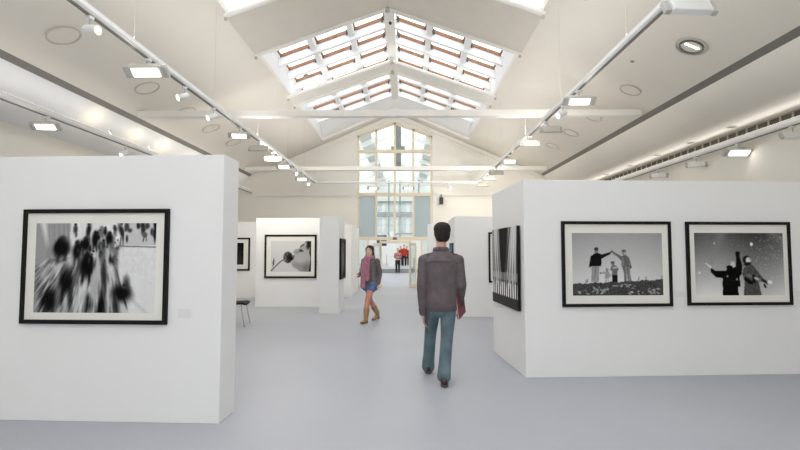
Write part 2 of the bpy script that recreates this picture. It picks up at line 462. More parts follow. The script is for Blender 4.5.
DN = math.radians
spotlight((-3.5, yl(88), ZT), .042, DN(80), DN(8), 'large white spotlight nearest the camera on the left track', gL, warm=True, big=1.0)
floodlight((-3.5, yl(146), ZT), .042, 0, -DN(40), 'largest lit floodlight on the left track', gL, k=1.02)
spotlight((-3.5, yl(184), ZT), .042, -DN(50), DN(25), 'small white spotlight just beyond the largest lit floodlight on the left track', gL)
spotlight((-3.5, yl(213), ZT), .042, -DN(50), DN(25), 'small white spotlight before the second lit floodlight on the left track', gL)
floodlight((-3.5, yl(239), ZT), .042, DN(8), -DN(40), 'second lit floodlight along the left track', gL)
floodlight((-3.5, yl(258), ZT), .042, PI, -DN(68), 'white floodlight turned away, between two lit ones on the left track', gL, power=60)
floodlight((-3.5, yl(273), ZT), .042, DN(5), -DN(40), 'third lit floodlight along the left track', gL)
floodlight((-3.5, yl(284), ZT), .042, 0, -DN(40), 'fourth lit floodlight along the left track', gL)
spotlight((-3.5, yl(294), ZT), .042, DN(60), DN(25), 'small spotlight between the last lit floodlights of the left track', gL)
floodlight((-3.5, yl(302), ZT), .042, 0, -DN(40), 'farthest lit floodlight on the left track', gL)
spotlight((-3.5, yl(309), ZT), .042, 0, DN(30), 'tiny spotlight at the far end of the left track', gL)

floodlight((2.8, 4.7, ZT), .042, PI + DN(4), -DN(62), 'white floodlight turned away, nearest the camera on the right track', gR, k=.95, off=-.03, lit=False)
floodlight((2.8, yr(578), ZT), .042, 0, -DN(40), 'nearest lit floodlight on the right track', gR, k=.9)
spotlight((2.8, yr(562), ZT), .042, -DN(75), DN(25), 'small spotlight just beyond the nearest lit floodlight of the right track', gR)
floodlight((2.8, yr(545), ZT), .042, PI, -DN(68), 'first of two white floodlights turned away along the right track', gR, off=-.1, power=22)
floodlight((2.8, yr(529), ZT), .042, PI, -DN(68), 'second of two white floodlights turned away along the right track', gR, off=.0, power=22)
floodlight((2.8, yr(509), ZT), .042, 0, -DN(42), 'second lit floodlight along the right track', gR)
spotlight((2.8, yr(503), ZT), .042, 0, DN(35), 'small lit spotlight past the second lit floodlight of the right track', gR)
floodlight((2.8, yr(496), ZT), .042, PI, -DN(68), 'small white floodlight turned away after the small spotlight on the right track', gR, power=22)
floodlight((2.8, yr(489), ZT), .042, PI, -DN(68), 'small white floodlight near the far end of the right track', gR, power=22)
floodlight((2.8, yr(482), ZT), .042, PI, -DN(68), 'farthest white floodlight at the end of the right track', gR, power=22)

floodlight((-6.4, 8.35, 3.93), .048, DN(6), -DN(40), 'lit floodlight on the left aisle track above the crowd photograph panel', gA, k=.9)
spotlight((-6.4, 10.75, 3.93), .048, -DN(30), DN(40), 'small white spotlight on the left aisle track', gA)
floodlight((6.9, 8.55, 3.77), .055, PI, -DN(62), 'white floodlight turned away at the near end of the right aisle track', gB, lit=False)
floodlight((6.9, 9.95, 3.77), .055, 0, -DN(40), 'only lit floodlight on the right aisle track', gB, k=1.1, power=0)
floodlight((6.9, 11.4, 3.77), .055, PI - DN(25), -DN(62), 'white floodlight turned away just beyond the lit one on the right aisle track', gB, lit=False)
floodlight((6.9, 13.1, 3.77), .055, PI - DN(25), -DN(62), 'farthest white floodlight on the right aisle track', gB, lit=False)
floodlight((-1.27, 18.4, ZT), .04, 0, -DN(42), 'lit floodlight left of the window centre on the cross track', gC)
floodlight((.10, 18.4, ZT), .04, 0, -DN(42), 'lit floodlight right of the window centre on the cross track', gC)
spotlight((1.65, 18.4, ZT), .04, DN(30), DN(25), 'small spotlight right of the window on the cross track', gC)
# unseen lamps added over the viewer to light the foreground panel fronts
for x, tr0, lab, g in ((-3.5, .042, 'left', gL), (2.8, .042, 'right', gR)):
    for y, o_ in ((-2.6, 'farther from'), (.4, 'nearer to')):
        floodlight((x, y, ZT), tr0, PI + (DN(10) if x < 0 else -DN(14)), -DN(62), 'added floodlight above the viewer on the %s track, %s the foreground panels' % (lab, o_), g, power=10)
# wall washers that throw warm pools on the left bulkhead
for i, (x, y, z, sg) in enumerate(((-6.4, 10.2, 3.978, 1), (-6.4, 11.8, 3.978, 1), (-6.4, 13.1, 3.978, 1), (-6.4, 14.8, 3.978, 1), (6.0, 17.2, 3.978, -1))):
    if sg < 0: continue
    t = empty('bulkhead_spot', (x, y, z + .03), label='small uplight on the left aisle track, %s of the row' % ['nearest', 'second', 'third', 'farthest'][i], cat='uplight', group='uplights on the left aisle track')
    MB().tube([(0, 0, 0), (0, 0, .05), (-.02, 0, .07)], [.02, .02, .028], 12).build('lamp_can', METW, t, smooth=True)
    L = bpy.data.lights.new('uplight_beam', 'SPOT'); L.energy = 5; L.color = (1, .80, .50); L.spot_size = DN(165); L.spot_blend = 1; L.shadow_soft_size = .03
    lo = bpy.data.objects.new('uplight_beam', L); col.objects.link(lo); lo.parent = t; lo.location = (-.03, 0, .09)
    lo.rotation_euler = (0, DN(112), 0)

# ------------------------------------------------------------------ artworks: tones painted into a fine grid of the print
class Art:
    def __init__(s, ext, w, h, base=.8):
        s.ext = ext; s.w, s.h = w, h
        x = ext[0] + (np.arange(w) + .5) / w * (ext[2] - ext[0]); y = ext[1] + (np.arange(h) + .5) / h * (ext[3] - ext[1])
        s.X, s.Y = np.meshgrid(x, y); s.a = np.full((h, w), float(base))
    def put(s, mask, v): s.a = s.a * (1 - mask) + v * mask
    def ell(s, cx, cy, rx, ry, v, soft=.15, ang=0., k=1.):
        c, d = math.cos(ang), math.sin(ang); X, Y = s.X - cx, s.Y - cy
        r = np.sqrt(((X * c + Y * d) / rx) ** 2 + ((-X * d + Y * c) / ry) ** 2)
        s.put(np.clip((1 + soft - r) / (2 * soft), 0, 1) * k, v)
    def line(s, pts, wd, v, soft=1., k=1.):
        if not isinstance(wd, (list, tuple)): wd = [wd] * len(pts)
        mk = np.zeros_like(s.a)
        for (x0, y0), (x1, y1), w0, w1 in zip(pts, pts[1:], wd, wd[1:]):
            dx, dy = x1 - x0, y1 - y0; t = np.clip(((s.X - x0) * dx + (s.Y - y0) * dy) / (dx * dx + dy * dy + 1e-9), 0, 1)
            d = np.hypot(s.X - x0 - t * dx, s.Y - y0 - t * dy)
            mk = np.maximum(mk, np.clip((w0 + (w1 - w0) * t - d) / soft + .5, 0, 1))
        s.put(mk * k, v)
    def poly(s, pts, v, k=1.):
        ins = np.zeros(s.a.shape, bool)
        for (x0, y0), (x1, y1) in zip(pts, pts[1:] + pts[:1]):
            if y0 == y1: continue
            c = ((y0 > s.Y) != (y1 > s.Y)) & (s.X < (x1 - x0) * (s.Y - y0) / (y1 - y0) + x0); ins ^= c
        s.put(ins.astype(float) * k, v)
    def noise(s, amp, cell=1, mask=1.):
        h, w = s.a.shape; n = rng.normal(size=(h // cell + 2, w // cell + 2)); n = np.kron(n, np.ones((cell, cell)))[:h, :w]
        s.a += n * amp * mask
    def blur(s, n=1):
        for _ in range(n):
            p = np.pad(s.a, 1, mode='edge'); s.a = (p[1:-1, 1:-1] * 2 + p[:-2, 1:-1] + p[2:, 1:-1] + p[1:-1, :-2] + p[1:-1, 2:]) / 6
    def zoomblur(s, cx, cy, amt, n=14, mask=None):
        h, w = s.a.shape; acc = np.zeros_like(s.a)
        for i in range(n):
            f = 1 - amt * i / n
            x = cx + (s.X - cx) * f; y = cy + (s.Y - cy) * f
            ix = np.clip(((x - s.ext[0]) / (s.ext[2] - s.ext[0]) * w).astype(int), 0, w - 1); iy = np.clip(((y - s.ext[1]) / (s.ext[3] - s.ext[1]) * h).astype(int), 0, h - 1)
            acc += s.a[iy, ix]
        acc /= n
        s.a = acc if mask is None else s.a * (1 - mask) + acc * mask

def tone_mat():
    m = bpy.data.materials.new('photo_print'); m.use_nodes = True
    nt = m.node_tree; b = nt.nodes['Principled BSDF']; b.inputs['Roughness'].default_value = .65; b.inputs['Specular IOR Level'].default_value = .08
    a = nt.nodes.new('ShaderNodeVertexColor'); a.layer_name = 'tone'; nt.links.new(a.outputs['Color'], b.inputs['Base Color'])
    return m
PRINT = tone_mat()
def print_obj(art, x0, x1, z0, z1, y, parent, tint=(1, 1, 1)):
    """flat print facing -Y in its parent's space, tones stored per face"""
    h, w = art.a.shape
    xs = np.linspace(x0, x1, w + 1); zz = np.linspace(z1, z0, h + 1)
    Xg, Zg = np.meshgrid(xs, zz)
    vs = np.stack([Xg.ravel(), np.full(Xg.size, y), Zg.ravel()], 1)
    i = np.arange(h * w); r, c = i // w, i % w; a = r * (w + 1) + c
    fs = np.stack([a + w + 1, a + w + 2, a + 1, a], 1)
    me = bpy.data.meshes.new('photo_print'); me.from_pydata(vs.tolist(), [], fs.tolist())
    at = me.color_attributes.new('tone', 'FLOAT_COLOR', 'CORNER')
    lin = np.clip(art.a * 1.04 - .02, .05, 1).ravel() ** 2.2 * .86
    cc = np.repeat(np.stack([lin * tint[0], lin * tint[1], lin * tint[2], np.ones_like(lin)], 1), 4, 0).astype(np.float32)
    at.data.foreach_set('color', cc.ravel())
    me.materials.append(PRINT)
    o = bpy.data.objects.new('photo_print', me); col.objects.link(o); o.parent = parent
    return o

# crowd seen from above, motion blurred
def art_crowd():
    A = Art((10, 20, 575, 415), 230, 160, .80)
    A.a = .76 + .14 * (A.Y < 120) + .08 * np.clip((A.X - 300) / 250, 0, 1)
    A.poly([(10, 20), (40, 20), (95, 190), (180, 415), (10, 415)], .62)
    A.poly([(65, 20), (175, 20), (168, 175), (120, 190), (85, 178)], .66)
    for x in (72, 95, 118, 140, 160): A.line([(x, 20), (x + 12, 175)], 4, .48, 6, .7)
    A.line([(85, 178), (120, 190), (170, 172)], 4, .25, 4)
    A.poly([(180, 20), (213, 20), (215, 52), (182, 52)], .97)
    rg = random.Random(3)
    figs = [(258, 50, 11, 30, .12), (320, 62, 14, 24, .42), (350, 50, 14, 16, .92), (357, 88, 18, 26, .12), (290, 92, 16, 34, .14), (382, 44, 9, 14, .2), (415, 60, 12, 42, .15), (246, 115, 22, 30, .22), (208, 140, 20, 40, .12),
            (138, 125, 34, 38, .16), (118, 118, 14, 26, .06), (255, 205, 32, 46, .08), (165, 265, 32, 62, .10), (170, 200, 16, 40, .75), (372, 118, 18, 34, .45), (325, 140, 16, 40, .40), (335, 240, 14, 62, .2), (85, 350, 42, 48, .14),
            (48, 295, 22, 24, .3), (420, 315, 44, 34, .10), (440, 285, 16, 30, .25), (325, 370, 24, 60, .10), (265, 370, 20, 44, .2), (390, 385, 20, 40, .2), (225, 360, 26, 60, .82), (300, 300, 20, 60, .7), (215, 225, 10, 60, .3), (190, 330, 14, 50, .25), (395, 235, 10, 60, .45)]
    for x, y, rx, ry, v in figs:
        ang = math.atan2(x - 300, y + 120) * -.7
        A.ell(x, y, rx, ry, v, .45, ang, .95)
        A.ell(x + rg.uniform(-3, 3), y - ry * .9, rx * .5, rx * .5, v + .05, .4)
        for sx in (-.45, .4): A.line([(x + sx * rx, y + ry * .6), (x + sx * rx * 1.3, y + ry * 1.5)], rx * .22, v + .08, 5)
    A.poly([(405, 122), (575, 126), (575, 415), (460, 415), (400, 240)], .90, .9)
    A.noise(.012, 5, (A.X > 400) & (A.Y > 125)); A.line([(470, 350), (545, 412)], 1.5, .55, 2); A.line([(408, 122), (575, 126)], 2.2, .35, 2)
    A.ell(420, 318, 42, 30, .12, .5, .2); A.ell(442, 290, 15, 34, .3, .6)
    A.poly([(425, 20), (575, 20), (575, 120), (425, 118)], .80)
    for _ in range(16):
        x = rg.uniform(430, 572); y = rg.uniform(20, 62) if rg.random() < .8 else rg.uniform(60, 90)
        A.ell(x, y, rg.uniform(5, 11), rg.uniform(9, 18), rg.uniform(.1, .4), .4)
    A.ell(569, 60, 6, 45, .12, .4); A.ell(522, 72, 12, 12, .4); A.line([(520, 75), (515, 100)], 3, .35, 3); A.line([(528, 80), (530, 98)], 2.5, .4, 3)
    for _ in range(150):
        x = rg.uniform(20, 395); y = rg.uniform(170, 410); dx, dy = x - 300, y + 60; L_ = rg.uniform(.06, .16)
        A.line([(x, y), (x + dx * L_, y + dy * L_)], rg.uniform(1, 4), rg.choice([.08, .15, .3, .55, .95, .98]), 4, .55)
    for _ in range(26):
        x, y = rg.uniform(190, 400), rg.uniform(40, 190); r_ = rg.uniform(5, 10)
        A.ell(x, y, r_, r_ * 2, rg.choice([.05, .1, .2, .45, .9]), .4, 0, .85); A.ell(x, y - r_ * 2.2, r_ * .6, r_ * .6, rg.choice([.1, .3]), .4)
    for x, y, rx, ry in ((255, 205, 27, 40), (165, 262, 26, 54), (138, 128, 30, 30), (246, 112, 17, 24), (208, 140, 15, 30), (357, 90, 15, 20), (290, 92, 11, 28), (420, 315, 32, 24), (85, 350, 30, 38), (325, 385, 16, 40)):
        A.ell(x, y, rx, ry, .05, .35, 0, .8)
    zb = np.clip((np.hypot(A.X - 300, A.Y - 40) - 60) / 220, 0, 1) * ((A.X < 425) | (A.Y > 300))
    A.zoomblur(300, -60, .07, 12, zb); A.blur(1); A.noise(.015)
    return A
def art_family():
    A = Art((45, 20, 630, 415), 190, 130)
    A.a = .66 + .22 * (A.Y - 20) / 310
    A.a -= .05 * np.abs((A.X - 330) / 300) ** 2
    gy = 342 - .05 * (A.X - 45) * .9 + 3 * np.sin(A.X / 17) + 2 * np.sin(A.X / 5.3)
    g = (A.Y > gy); A.put(g.astype(float), .30); A.noise(.07, 1, g)
    rg = random.Random(5)
    for cx, cy, n in ((215, 380, 16), (440, 392, 9), (570, 385, 12), (110, 395, 6), (330, 350, 5), (420, 362, 5)):
        for _ in range(n):
            x, y = cx + rg.gauss(0, 26), cy + rg.gauss(0, 9)
            A.ell(x, y, rg.uniform(4, 14), rg.uniform(2, 5), rg.uniform(.6, .85), .5, rg.uniform(-1, 1), .9)
    for x in (128, 138, 470, 516, 620): A.line([(x, 340 - (x - 45) * .045), (x + 5, 318 - (x - 45) * .045)], 2, .3, 2)
    # father
    A.poly([(170, 228), (218, 228), (216, 262), (212, 330), (196, 330), (197, 262), (184, 330), (163, 328), (168, 270)], .60)
    A.line([(193, 235), (190, 330)], 2, .4, 3)
    A.poly([(188, 150), (210, 146), (236, 156), (290, 142), (294, 152), (240, 180), (232, 180), (231, 231), (168, 231), (160, 238), (151, 234), (164, 168)], .10)
    A.ell(201, 130, 13, 17, .45); A.ell(201, 120, 13, 9, .2); A.ell(156, 235, 6, 5, .5); A.ell(299, 139, 9, 6, .3, .3, -.5)
    # mother
    A.poly([(364, 225), (420, 225), (416, 270), (424, 328), (402, 328), (396, 262), (396, 328), (378, 326), (376, 270)], .44)
    A.line([(391, 232), (393, 328)], 2, .68, 3); A.line([(410, 240), (411, 320)], 3, .6, 4)
    A.poly([(362, 168), (380, 160), (398, 162), (412, 176), (428, 236), (418, 242), (412, 210), (414, 232), (362, 232), (364, 200), (340, 172), (305, 148), (308, 136), (350, 160)], .42)
    A.line([(372, 180), (372, 228)], 3, .6, 4); A.ell(381, 145, 13, 18, .55); A.ell(380, 134, 15, 9, .4); A.ell(423, 238, 5, 6, .25); A.ell(385, 148, 6, 9, .72)
    # children
    A.poly([(292, 238), (300, 225), (316, 222), (332, 232), (344, 250), (334, 264), (334, 292), (298, 292), (300, 262), (288, 254)], .45)
    A.ell(318, 240, 16, 6, .75); A.ell(306, 214, 11, 13, .5); A.ell(305, 207, 12, 8, .35); A.poly([(301, 288), (334, 288), (333, 330), (302, 330)], .12)
    A.poly([(255, 266), (276, 262), (284, 276), (294, 292), (288, 298), (278, 292), (284, 306), (252, 306), (254, 280), (222, 278), (222, 270)], .62)
    A.ell(268, 254, 9, 12, .55); A.line([(262, 306), (258, 330)], 3.5, .6, 3); A.line([(274, 306), (274, 328)], 3.5, .7, 3); A.ell(226, 274, 7, 4, .35)
    A.blur(1); A.noise(.012); return A
def art_snow():
    A = Art((30, 20, 600, 418), 190, 130)
    A.a = .34 + .54 * np.clip((A.Y - 20) / 400, 0, 1) ** 1.1 + .06 * np.sin(A.X / 90)
    A.line([(205, 20), (160, 140), (130, 220)], [30, 22, 10], .55, 40, .5); A.line([(530, 20), (590, 60)], 25, .55, 40, .5)
    rg = random.Random(9)
    for _ in range(190):
        x, y = rg.uniform(420, 600), rg.uniform(40, 418); A.ell(x, y, rg.uniform(1, 2.6), rg.uniform(1, 2.6), rg.uniform(.7, 1), .6)
    for _ in range(60):
        x, y = rg.uniform(40, 420), rg.uniform(30, 300); A.ell(x, y, 1.6, 1.6, .75, .6)
    # left figure, dark padded jacket, one arm up, one out
    A.poly([(205, 350), (300, 350), (302, 418), (200, 418)], .07)
    A.poly([(128, 242), (160, 262), (228, 262), (240, 238), (262, 245), (290, 236), (296, 180), (318, 176), (332, 230), (326, 280), (312, 300), (316, 362), (255, 372), (200, 364), (204, 308), (160, 302), (128, 270)], .06)
    A.line([(130, 238), (98, 213)], [7, 3], .88, 3); A.ell(271, 222, 15, 20, .82, .25); A.ell(250, 240, 20, 13, .08)
    A.line([(306, 180), (303, 150)], 12, .08, 3)
    for dx in (-12, -4, 4, 11): A.line([(306 + dx * .6, 165), (306 + dx, 143)], 3, .1, 2)
    for y in (300, 322, 345): A.line([(205, y), (310, y + 4)], 1.2, .2, 2)
    # right figure, speckled coat
    A.poly([(340, 246), (372, 216), (400, 226), (440, 280), (470, 318), (462, 336), (430, 318), (440, 370), (450, 418), (334, 418), (344, 330), (330, 280)], .33)
    A.noise(.08, 1, ((A.X > 335) & (A.X < 450) & (A.Y > 235) & (A.a < .5) & (A.a > .25)))
    A.poly([(345, 300), (395, 330), (400, 350), (370, 345), (340, 320)], .1)
    A.line([(365, 290), (408, 305), (440, 322)], 10, .45, 5); A.line([(402, 295), (405, 330)], 9, .08, 4); A.ell(420, 312, 18, 8, .75, .3, .4)
    A.ell(362, 192, 26, 27, .12, .15); A.ell(372, 195, 17, 20, .86, .2); A.ell(366, 218, 24, 10, .12, .3, -.2); A.ell(380, 188, 4, 2, .4)
    A.line([(462, 322), (490, 340)], 9, .2, 4); A.ell(505, 335, 17, 13, .93, .25); A.line([(470, 352), (476, 366)], 6, .1, 3)
    A.ell(396, 92, 9, 12, .97, .3); A.ell(58, 275, 7, 8, .93, .4); A.ell(157, 86, 5, 5, .85, .5); A.ell(235, 296, 5, 7, .7, .5); A.ell(295, 316, 5, 6, .75, .5)
    A.blur(1); A.noise(.015); return A
def art_rose():
    A = Art((75, 85, 475, 365), 150, 105, .84)
    # face in profile looking left
    A.poly([(475, 85), (420, 88), (385, 112), (372, 130), (360, 152), (330, 160), (302, 175), (300, 188), (312, 198), (308, 214), (300, 226), (308, 236), (296, 246), (304, 256), (280, 278), (286, 305), (300, 322), (335, 342), (360, 362), (475, 365)], .66)
    A.ell(375, 250, 75, 70, .74, .6, .3, .7); A.ell(430, 330, 50, 45, .45, .7, 0, .8); A.ell(345, 310, 45, 26, .55, .7, .3, .7)
    A.poly([(418, 88), (475, 85), (475, 365), (455, 365), (462, 300), (470, 240), (456, 190), (466, 140)], .10)
    A.ell(452, 120, 22, 40, .18, .4, .3); A.ell(376, 172, 20, 9, .22, .5, .3); A.line([(368, 140), (385, 124), (402, 122)], 5, .3, 5)
    A.ell(362, 184, 14, 5, .4, .6); A.ell(302, 226, 8, 12, .35, .6); A.ell(330, 185, 22, 16, .58, .8)
    # rose
    A.line([(82, 355), (120, 318), (165, 278), (205, 252)], [6, 5, 5, 5], .38, 3); A.ell(82, 354, 9, 7, .45)
    A.ell(245, 235, 45, 52, .30, .12); A.ell(230, 222, 24, 30, .40, .3); A.ell(262, 240, 22, 38, .2, .3, .3); A.ell(225, 260, 22, 14, .48, .4)
    for i in range(6): A.line([(215 + i * 10, 195 + (i % 3) * 12), (235 + i * 7, 232), (225 + i * 8, 272)], 2, .17, 3)
    A.ell(280, 245, 20, 16, .14, .4); A.poly([(104, 235), (112, 262), (108, 300), (92, 322), (94, 280), (100, 258)], .34)
    A.blur(1); return A
def art_piano():
    A = Art((0, 0, 100, 100), 130, 110, .10)
    A.a = .26 - .22 * np.exp(-((A.X - 50) / 18) ** 2) + 0 * A.Y
    # fingers: pale streaks coming down from both wrists
    for (x0, x1, v) in ((8, 8, .85), (14, 19, .97), (20, 30, .92), (27, 40, .75), (2, 1, .7), (80, 62, .85), (86, 72, .97), (92, 82, 1.), (97, 92, .95), (74, 52, .6)):
        A.line([((x0), -5), ((x0 + x1) / 2 * .98, 35), (x1, 70)], [5.5, 4, 3.2], v, 5, .85)
        A.line([((x0) + 3.5, -5), ((x0 + x1) / 2 + 2.8, 35), (x1 + 2.6, 70)], [1.2, 1, 1], .12, 2, .8)
    A.ell(50, 20, 14, 40, .10, .5)
    # keys
    A.poly([(0, 58), (100, 56), (100, 74), (0, 76)], .75, .55)
    for i in range(13):
        x = i * 8.2
        A.poly([(x, 70), (x + 4.6, 70), (x + 4.6, 89), (x, 89)], 1.); A.poly([(x + 4.8, 66), (x + 8.0, 66), (x + 8.0, 87), (x + 4.8, 87)], .03)
    A.poly([(0, 87), (100, 87), (100, 100), (0, 100)], .26)
    for (x, v) in ((10, .7), (22, .72), (34, .6), (60, .55), (72, .72), (84, .8)): A.ell(x, 66, 3, 9, v, .4)
    A.blur(1); A.noise(.02); return A
def art_dark(seed):
    A = Art((0, 0, 100, 100), 50, 60, .14); rg = random.Random(seed)
    A.a = .12 + .12 * (A.Y / 100)
    for _ in range(7): A.line([(rg.uniform(0, 100), 0), (rg.uniform(0, 100), 100)], rg.uniform(2, 6), rg.uniform(.08, .35), 6, .6)
    A.poly([(0, 60), (100, 64), (100, 100), (0, 100)], .20, .6); A.blur(2); return A
def art_streak():
    A = Art((0, 0, 100, 100), 60, 60, .16); rg = random.Random(4)
    for _ in range(26):
        x = rg.uniform(0, 100); A.line([(x, rg.uniform(0, 40)), (x + rg.uniform(-8, 8), rg.uniform(55, 100))], rg.uniform(1, 5), rg.uniform(.1, .85), 4, .7)
    A.blur(1); return A
def art_blue():
    A = Art((0, 0, 100, 100), 30, 40, .45); A.ell(40, 30, 30, 20, .65, .5); A.ell(60, 70, 30, 24, .3, .5); A.blur(1); return A

def framed(name, P, a, s0, s1, z0, z1, art, margins, label, fw=.036, depth=.032, mat_on=True, tint=(1, 1, 1)):
    """picture on the plane through P turned by a about Z; faces local -Y"""
    t = empty(name, (P[0] + math.cos(a) * (s0 + s1) / 2, P[1] + math.sin(a) * (s0 + s1) / 2, z0), a, label=label, cat='framed photograph', group=None)
    w, h = (s1 - s0) / 2, z1 - z0
    m = MB()
    m.box(-w, w, -depth, -.002, 0, fw); m.box(-w, w, -depth, -.002, h - fw, h); m.box(-w, -w + fw, -depth, -.002, fw, h - fw); m.box(w - fw, w, -depth, -.002, fw, h - fw)
    m.build('frame', FRAMEB, t)
    MB().box(-w + fw, w - fw, -.018, -.004, fw, h - fw).build('mat_board', MAT, t)
    l, r, b, tp = margins
    print_obj(art, -w + l, w - r, b, h - tp, -.0195, t, tint)
    return t
def card(P, a, s0, s1, z0, z1, label):
    o = MB().box(0, s1 - s0, -.006, -.0005, 0, z1 - z0).build('caption_card', CARD, None, loc=(P[0] + math.cos(a) * s0, P[1] + math.sin(a) * s0, z0), rot=(0, 0, a))
    tag(o, label, 'caption card', 'small caption cards beside the photographs'); return o

# ------------------------------------------------------------------ exhibition panels
def panel(P, a, s0, s1, depth, h, label):
    o = MB().box(s0, s1, 0, depth, 0, h).build('exhibition_panel', PANELW, None, bevel=.004, loc=(P[0], P[1], 0), rot=(0, 0, a))
    tag(o, label, 'exhibition panel', 'white freestanding exhibition panels', 'thing'); return o
LP, LA = (-1.603, 4.179), math.atan2(-.073, 1.959)
RP, RA = (1.399, 5.708), .0669
panel(LP, LA, -4.6, 0, .335, 2.33, 'large white freestanding panel carrying the crowd photograph')
panel(RP, RA, 0, 4.8, 1.515, 2.33, 'large white box panel carrying the family photograph and the snowball photograph')
framed('framed_photograph', LP, LA, -1.80, -.474, .842, 1.850, art_crowd(), (.118, .113, .098, .125), 'black framed blurred crowd photograph on the left foreground panel')
framed('framed_photograph', RP, RA, .446, 1.785, .821, 1.834, art_family(), (.125, .112, .133, .14), 'black framed photograph of a family on a hilltop')
framed('framed_photograph', RP, RA, 1.975, 3.285, .829, 1.833, art_snow(), (.100, .093, .118, .135), 'black framed photograph of two people with arms spread in snow')
# piano hands print on the side of the right panel (faces -X): plane through RP turned so that local -Y points to -X
t = empty('unframed_picture', (RP[0] + math.cos(RA + PI / 2) * .74, RP[1] + math.sin(RA + PI / 2) * .74, .757), RA - PI / 2,
          label='unframed print of hands on piano keys on the side of the right panel', cat='photograph print')
MB().box(-.61, .61, -.045, -.012, 0, 1.03).build('backing_board', FRAMEB, t)
MB().box(-.5, .5, -.012, -.001, .15, .9).build('hanging_batten', METG, t)
print_obj(art_piano(), -.61, .61, 0, 1.03, -.0465, t)
card(LP, LA, -.385, -.265, .90, .978, 'white caption card beside the crowd photograph')
card(RP, RA, 1.835, 1.945, .93, .995, 'white caption card between the family photograph and the snow photograph')
card(RP, RA, 3.36, 3.48, .93, .995, 'white caption card past the outer edge of the snow photograph')

# middle distance, left
panel((-4.0, 12.754), 0, 0, 1.93, .3, 2.36, 'white panel carrying the photograph of a woman smelling a rose')
framed('framed_photograph', (-4.0, 12.754), 0, .24, 1.625, .762, 1.915, art_rose(), (.17, .145, .17, .17), 'black framed photograph of a woman with a rose', fw=.05)
panel((-6.6, 15.175), 0, 0, 3.0, .3, 2.40, 'white panel standing behind the rose photograph panel with a dark picture on it')
framed('framed_photograph', (-6.6, 15.175), 0, .25, 1.66, .86, 1.90, art_dark(2), (.16, .20, .19, .16), 'black framed dark photograph half hidden behind the crowd photograph panel', fw=.05)
card((-6.6, 15.175), 0, 1.79, 1.9, 1.0, 1.07, 'white caption card beside the dark photograph on the distant panel')
o = panel((-2.05, 11.365), 0, 0, .462, 1.02, 2.31, 'narrow white panel seen end on beside the walking woman')
t = empty('framed_photograph', (-1.588, 11.88, .80), PI / 2, label='dark framed photograph on the long side of the narrow end-on panel', cat='framed photograph')
m = MB(); m.box(-.44, .44, -.045, -.002, 0, .05); m.box(-.44, .44, -.045, -.002, .93, .98); m.box(-.44, -.39, -.045, -.002, .05, .93); m.box(.39, .44, -.045, -.002, .05, .93); m.build('frame', FRAMEB, t)
MB().box(-.39, .39, -.02, -.004, .05, .93).build('mat_board', FRAMEB, t)
print_obj(art_streak(), -.38, .38, .06, .92, -.022, t)
panel((-2.6, 15.548), 0, 0, .83, 2.4, 2.32, 'white panel between the narrow end-on panel and the gable window')

# middle distance, right
panel((1.099, 10.89), 0, 0, 2.6, 1.5, 2.27, 'white panel behind the man carrying an empty looking black frame')
panel((.664, 14.63), 0, 0, 2.4, .3, 2.30, 'white panel in the distance just behind the head of the man')
framed('framed_photograph', (1.099, 10.89), 0, .765, 2.1, .77, 1.905, art_dark(5), (.30, .22, .22, .22), 'large black frame showing only its edge behind the piano print', fw=.04)
t = empty('unframed_picture', (1.099, 11.55, 1.15), -PI / 2, label='narrow blue poster on the side of the panel behind the man', cat='poster')
MB().box(-.42, .42, -.02, -.002, 0, .52).build('backing_board', FRAMEB, t)
print_obj(art_blue(), -.42, .42, 0, .52, -.0215, t, (.42, .62, .85))

# chair behind the left panel
t = empty('visitor_chair', (-3.42, 9.62, 0), DN(95), label='black chair with thin chrome legs behind the left foreground panel', cat='chair')
m = MB()
for i in range(8):
    pass
prof = [(-.25, .435), (-.20, .455), (0, .445), (.2, .43), (.25, .45)]
vs, fs = [], []
for x in np.linspace(-.23, .23, 7):
    for yy, zz in prof: vs.append(V((x, yy, zz + .02 * (x / .23) ** 2)))
n = len(prof)
for i in range(6):
    for j in range(n - 1): fs.append((i * n + j, i * n + j + 1, (i + 1) * n + j + 1, (i + 1) * n + j))
o = m.mesh_from(vs, fs).build('seat', BLACKL, t, smooth=True); sm = o.modifiers.new('s', 'SOLIDIFY'); sm.thickness = .035
m = MB(); vs = []
for x in np.linspace(-.22, .22, 7):
    for yy, zz in ((.27, .56), (.29, .68), (.32, .82)): vs.append(V((x, yy - .5 * x * x, zz)))
fs = [(i * 3 + j, i * 3 + j + 1, i * 3 + j + 4, i * 3 + j + 3) for i in range(6) for j in range(2)]
o = m.mesh_from(vs, fs).build('backrest', BLACKL, t, smooth=True); sm = o.modifiers.new('s', 'SOLIDIFY'); sm.thickness = .025
for sx in (-1, 1):
    MB().tube([(sx * .2, -.17, .43), (sx * .24, -.25, 0)], .011, 8).build('leg', CHROME, t, smooth=True)
    MB().tube([(sx * .2, .17, .42), (sx * .24, .26, 0)], .011, 8).build('leg', CHROME, t, smooth=True)
    MB().tube([(sx * .2, .17, .42), (sx * .21, .27, .5), (sx * .2, .31, .8)], .010, 8).build('back_post', CHROME, t, smooth=True)

# black loudspeaker on gable wall
t = empty('wall_speaker', (1.47, Y1 - .05, 3.42), label='small black loudspeaker on the gable wall under the cable trunking', cat='loudspeaker')
MB().box(-.075, .075, -.16, 0, 0, .28).build('cabinet', BLACK, t, bevel=.02)
MB().box(-.02, .02, -.06, .05, .28, .42).build('bracket', STEELD, t)

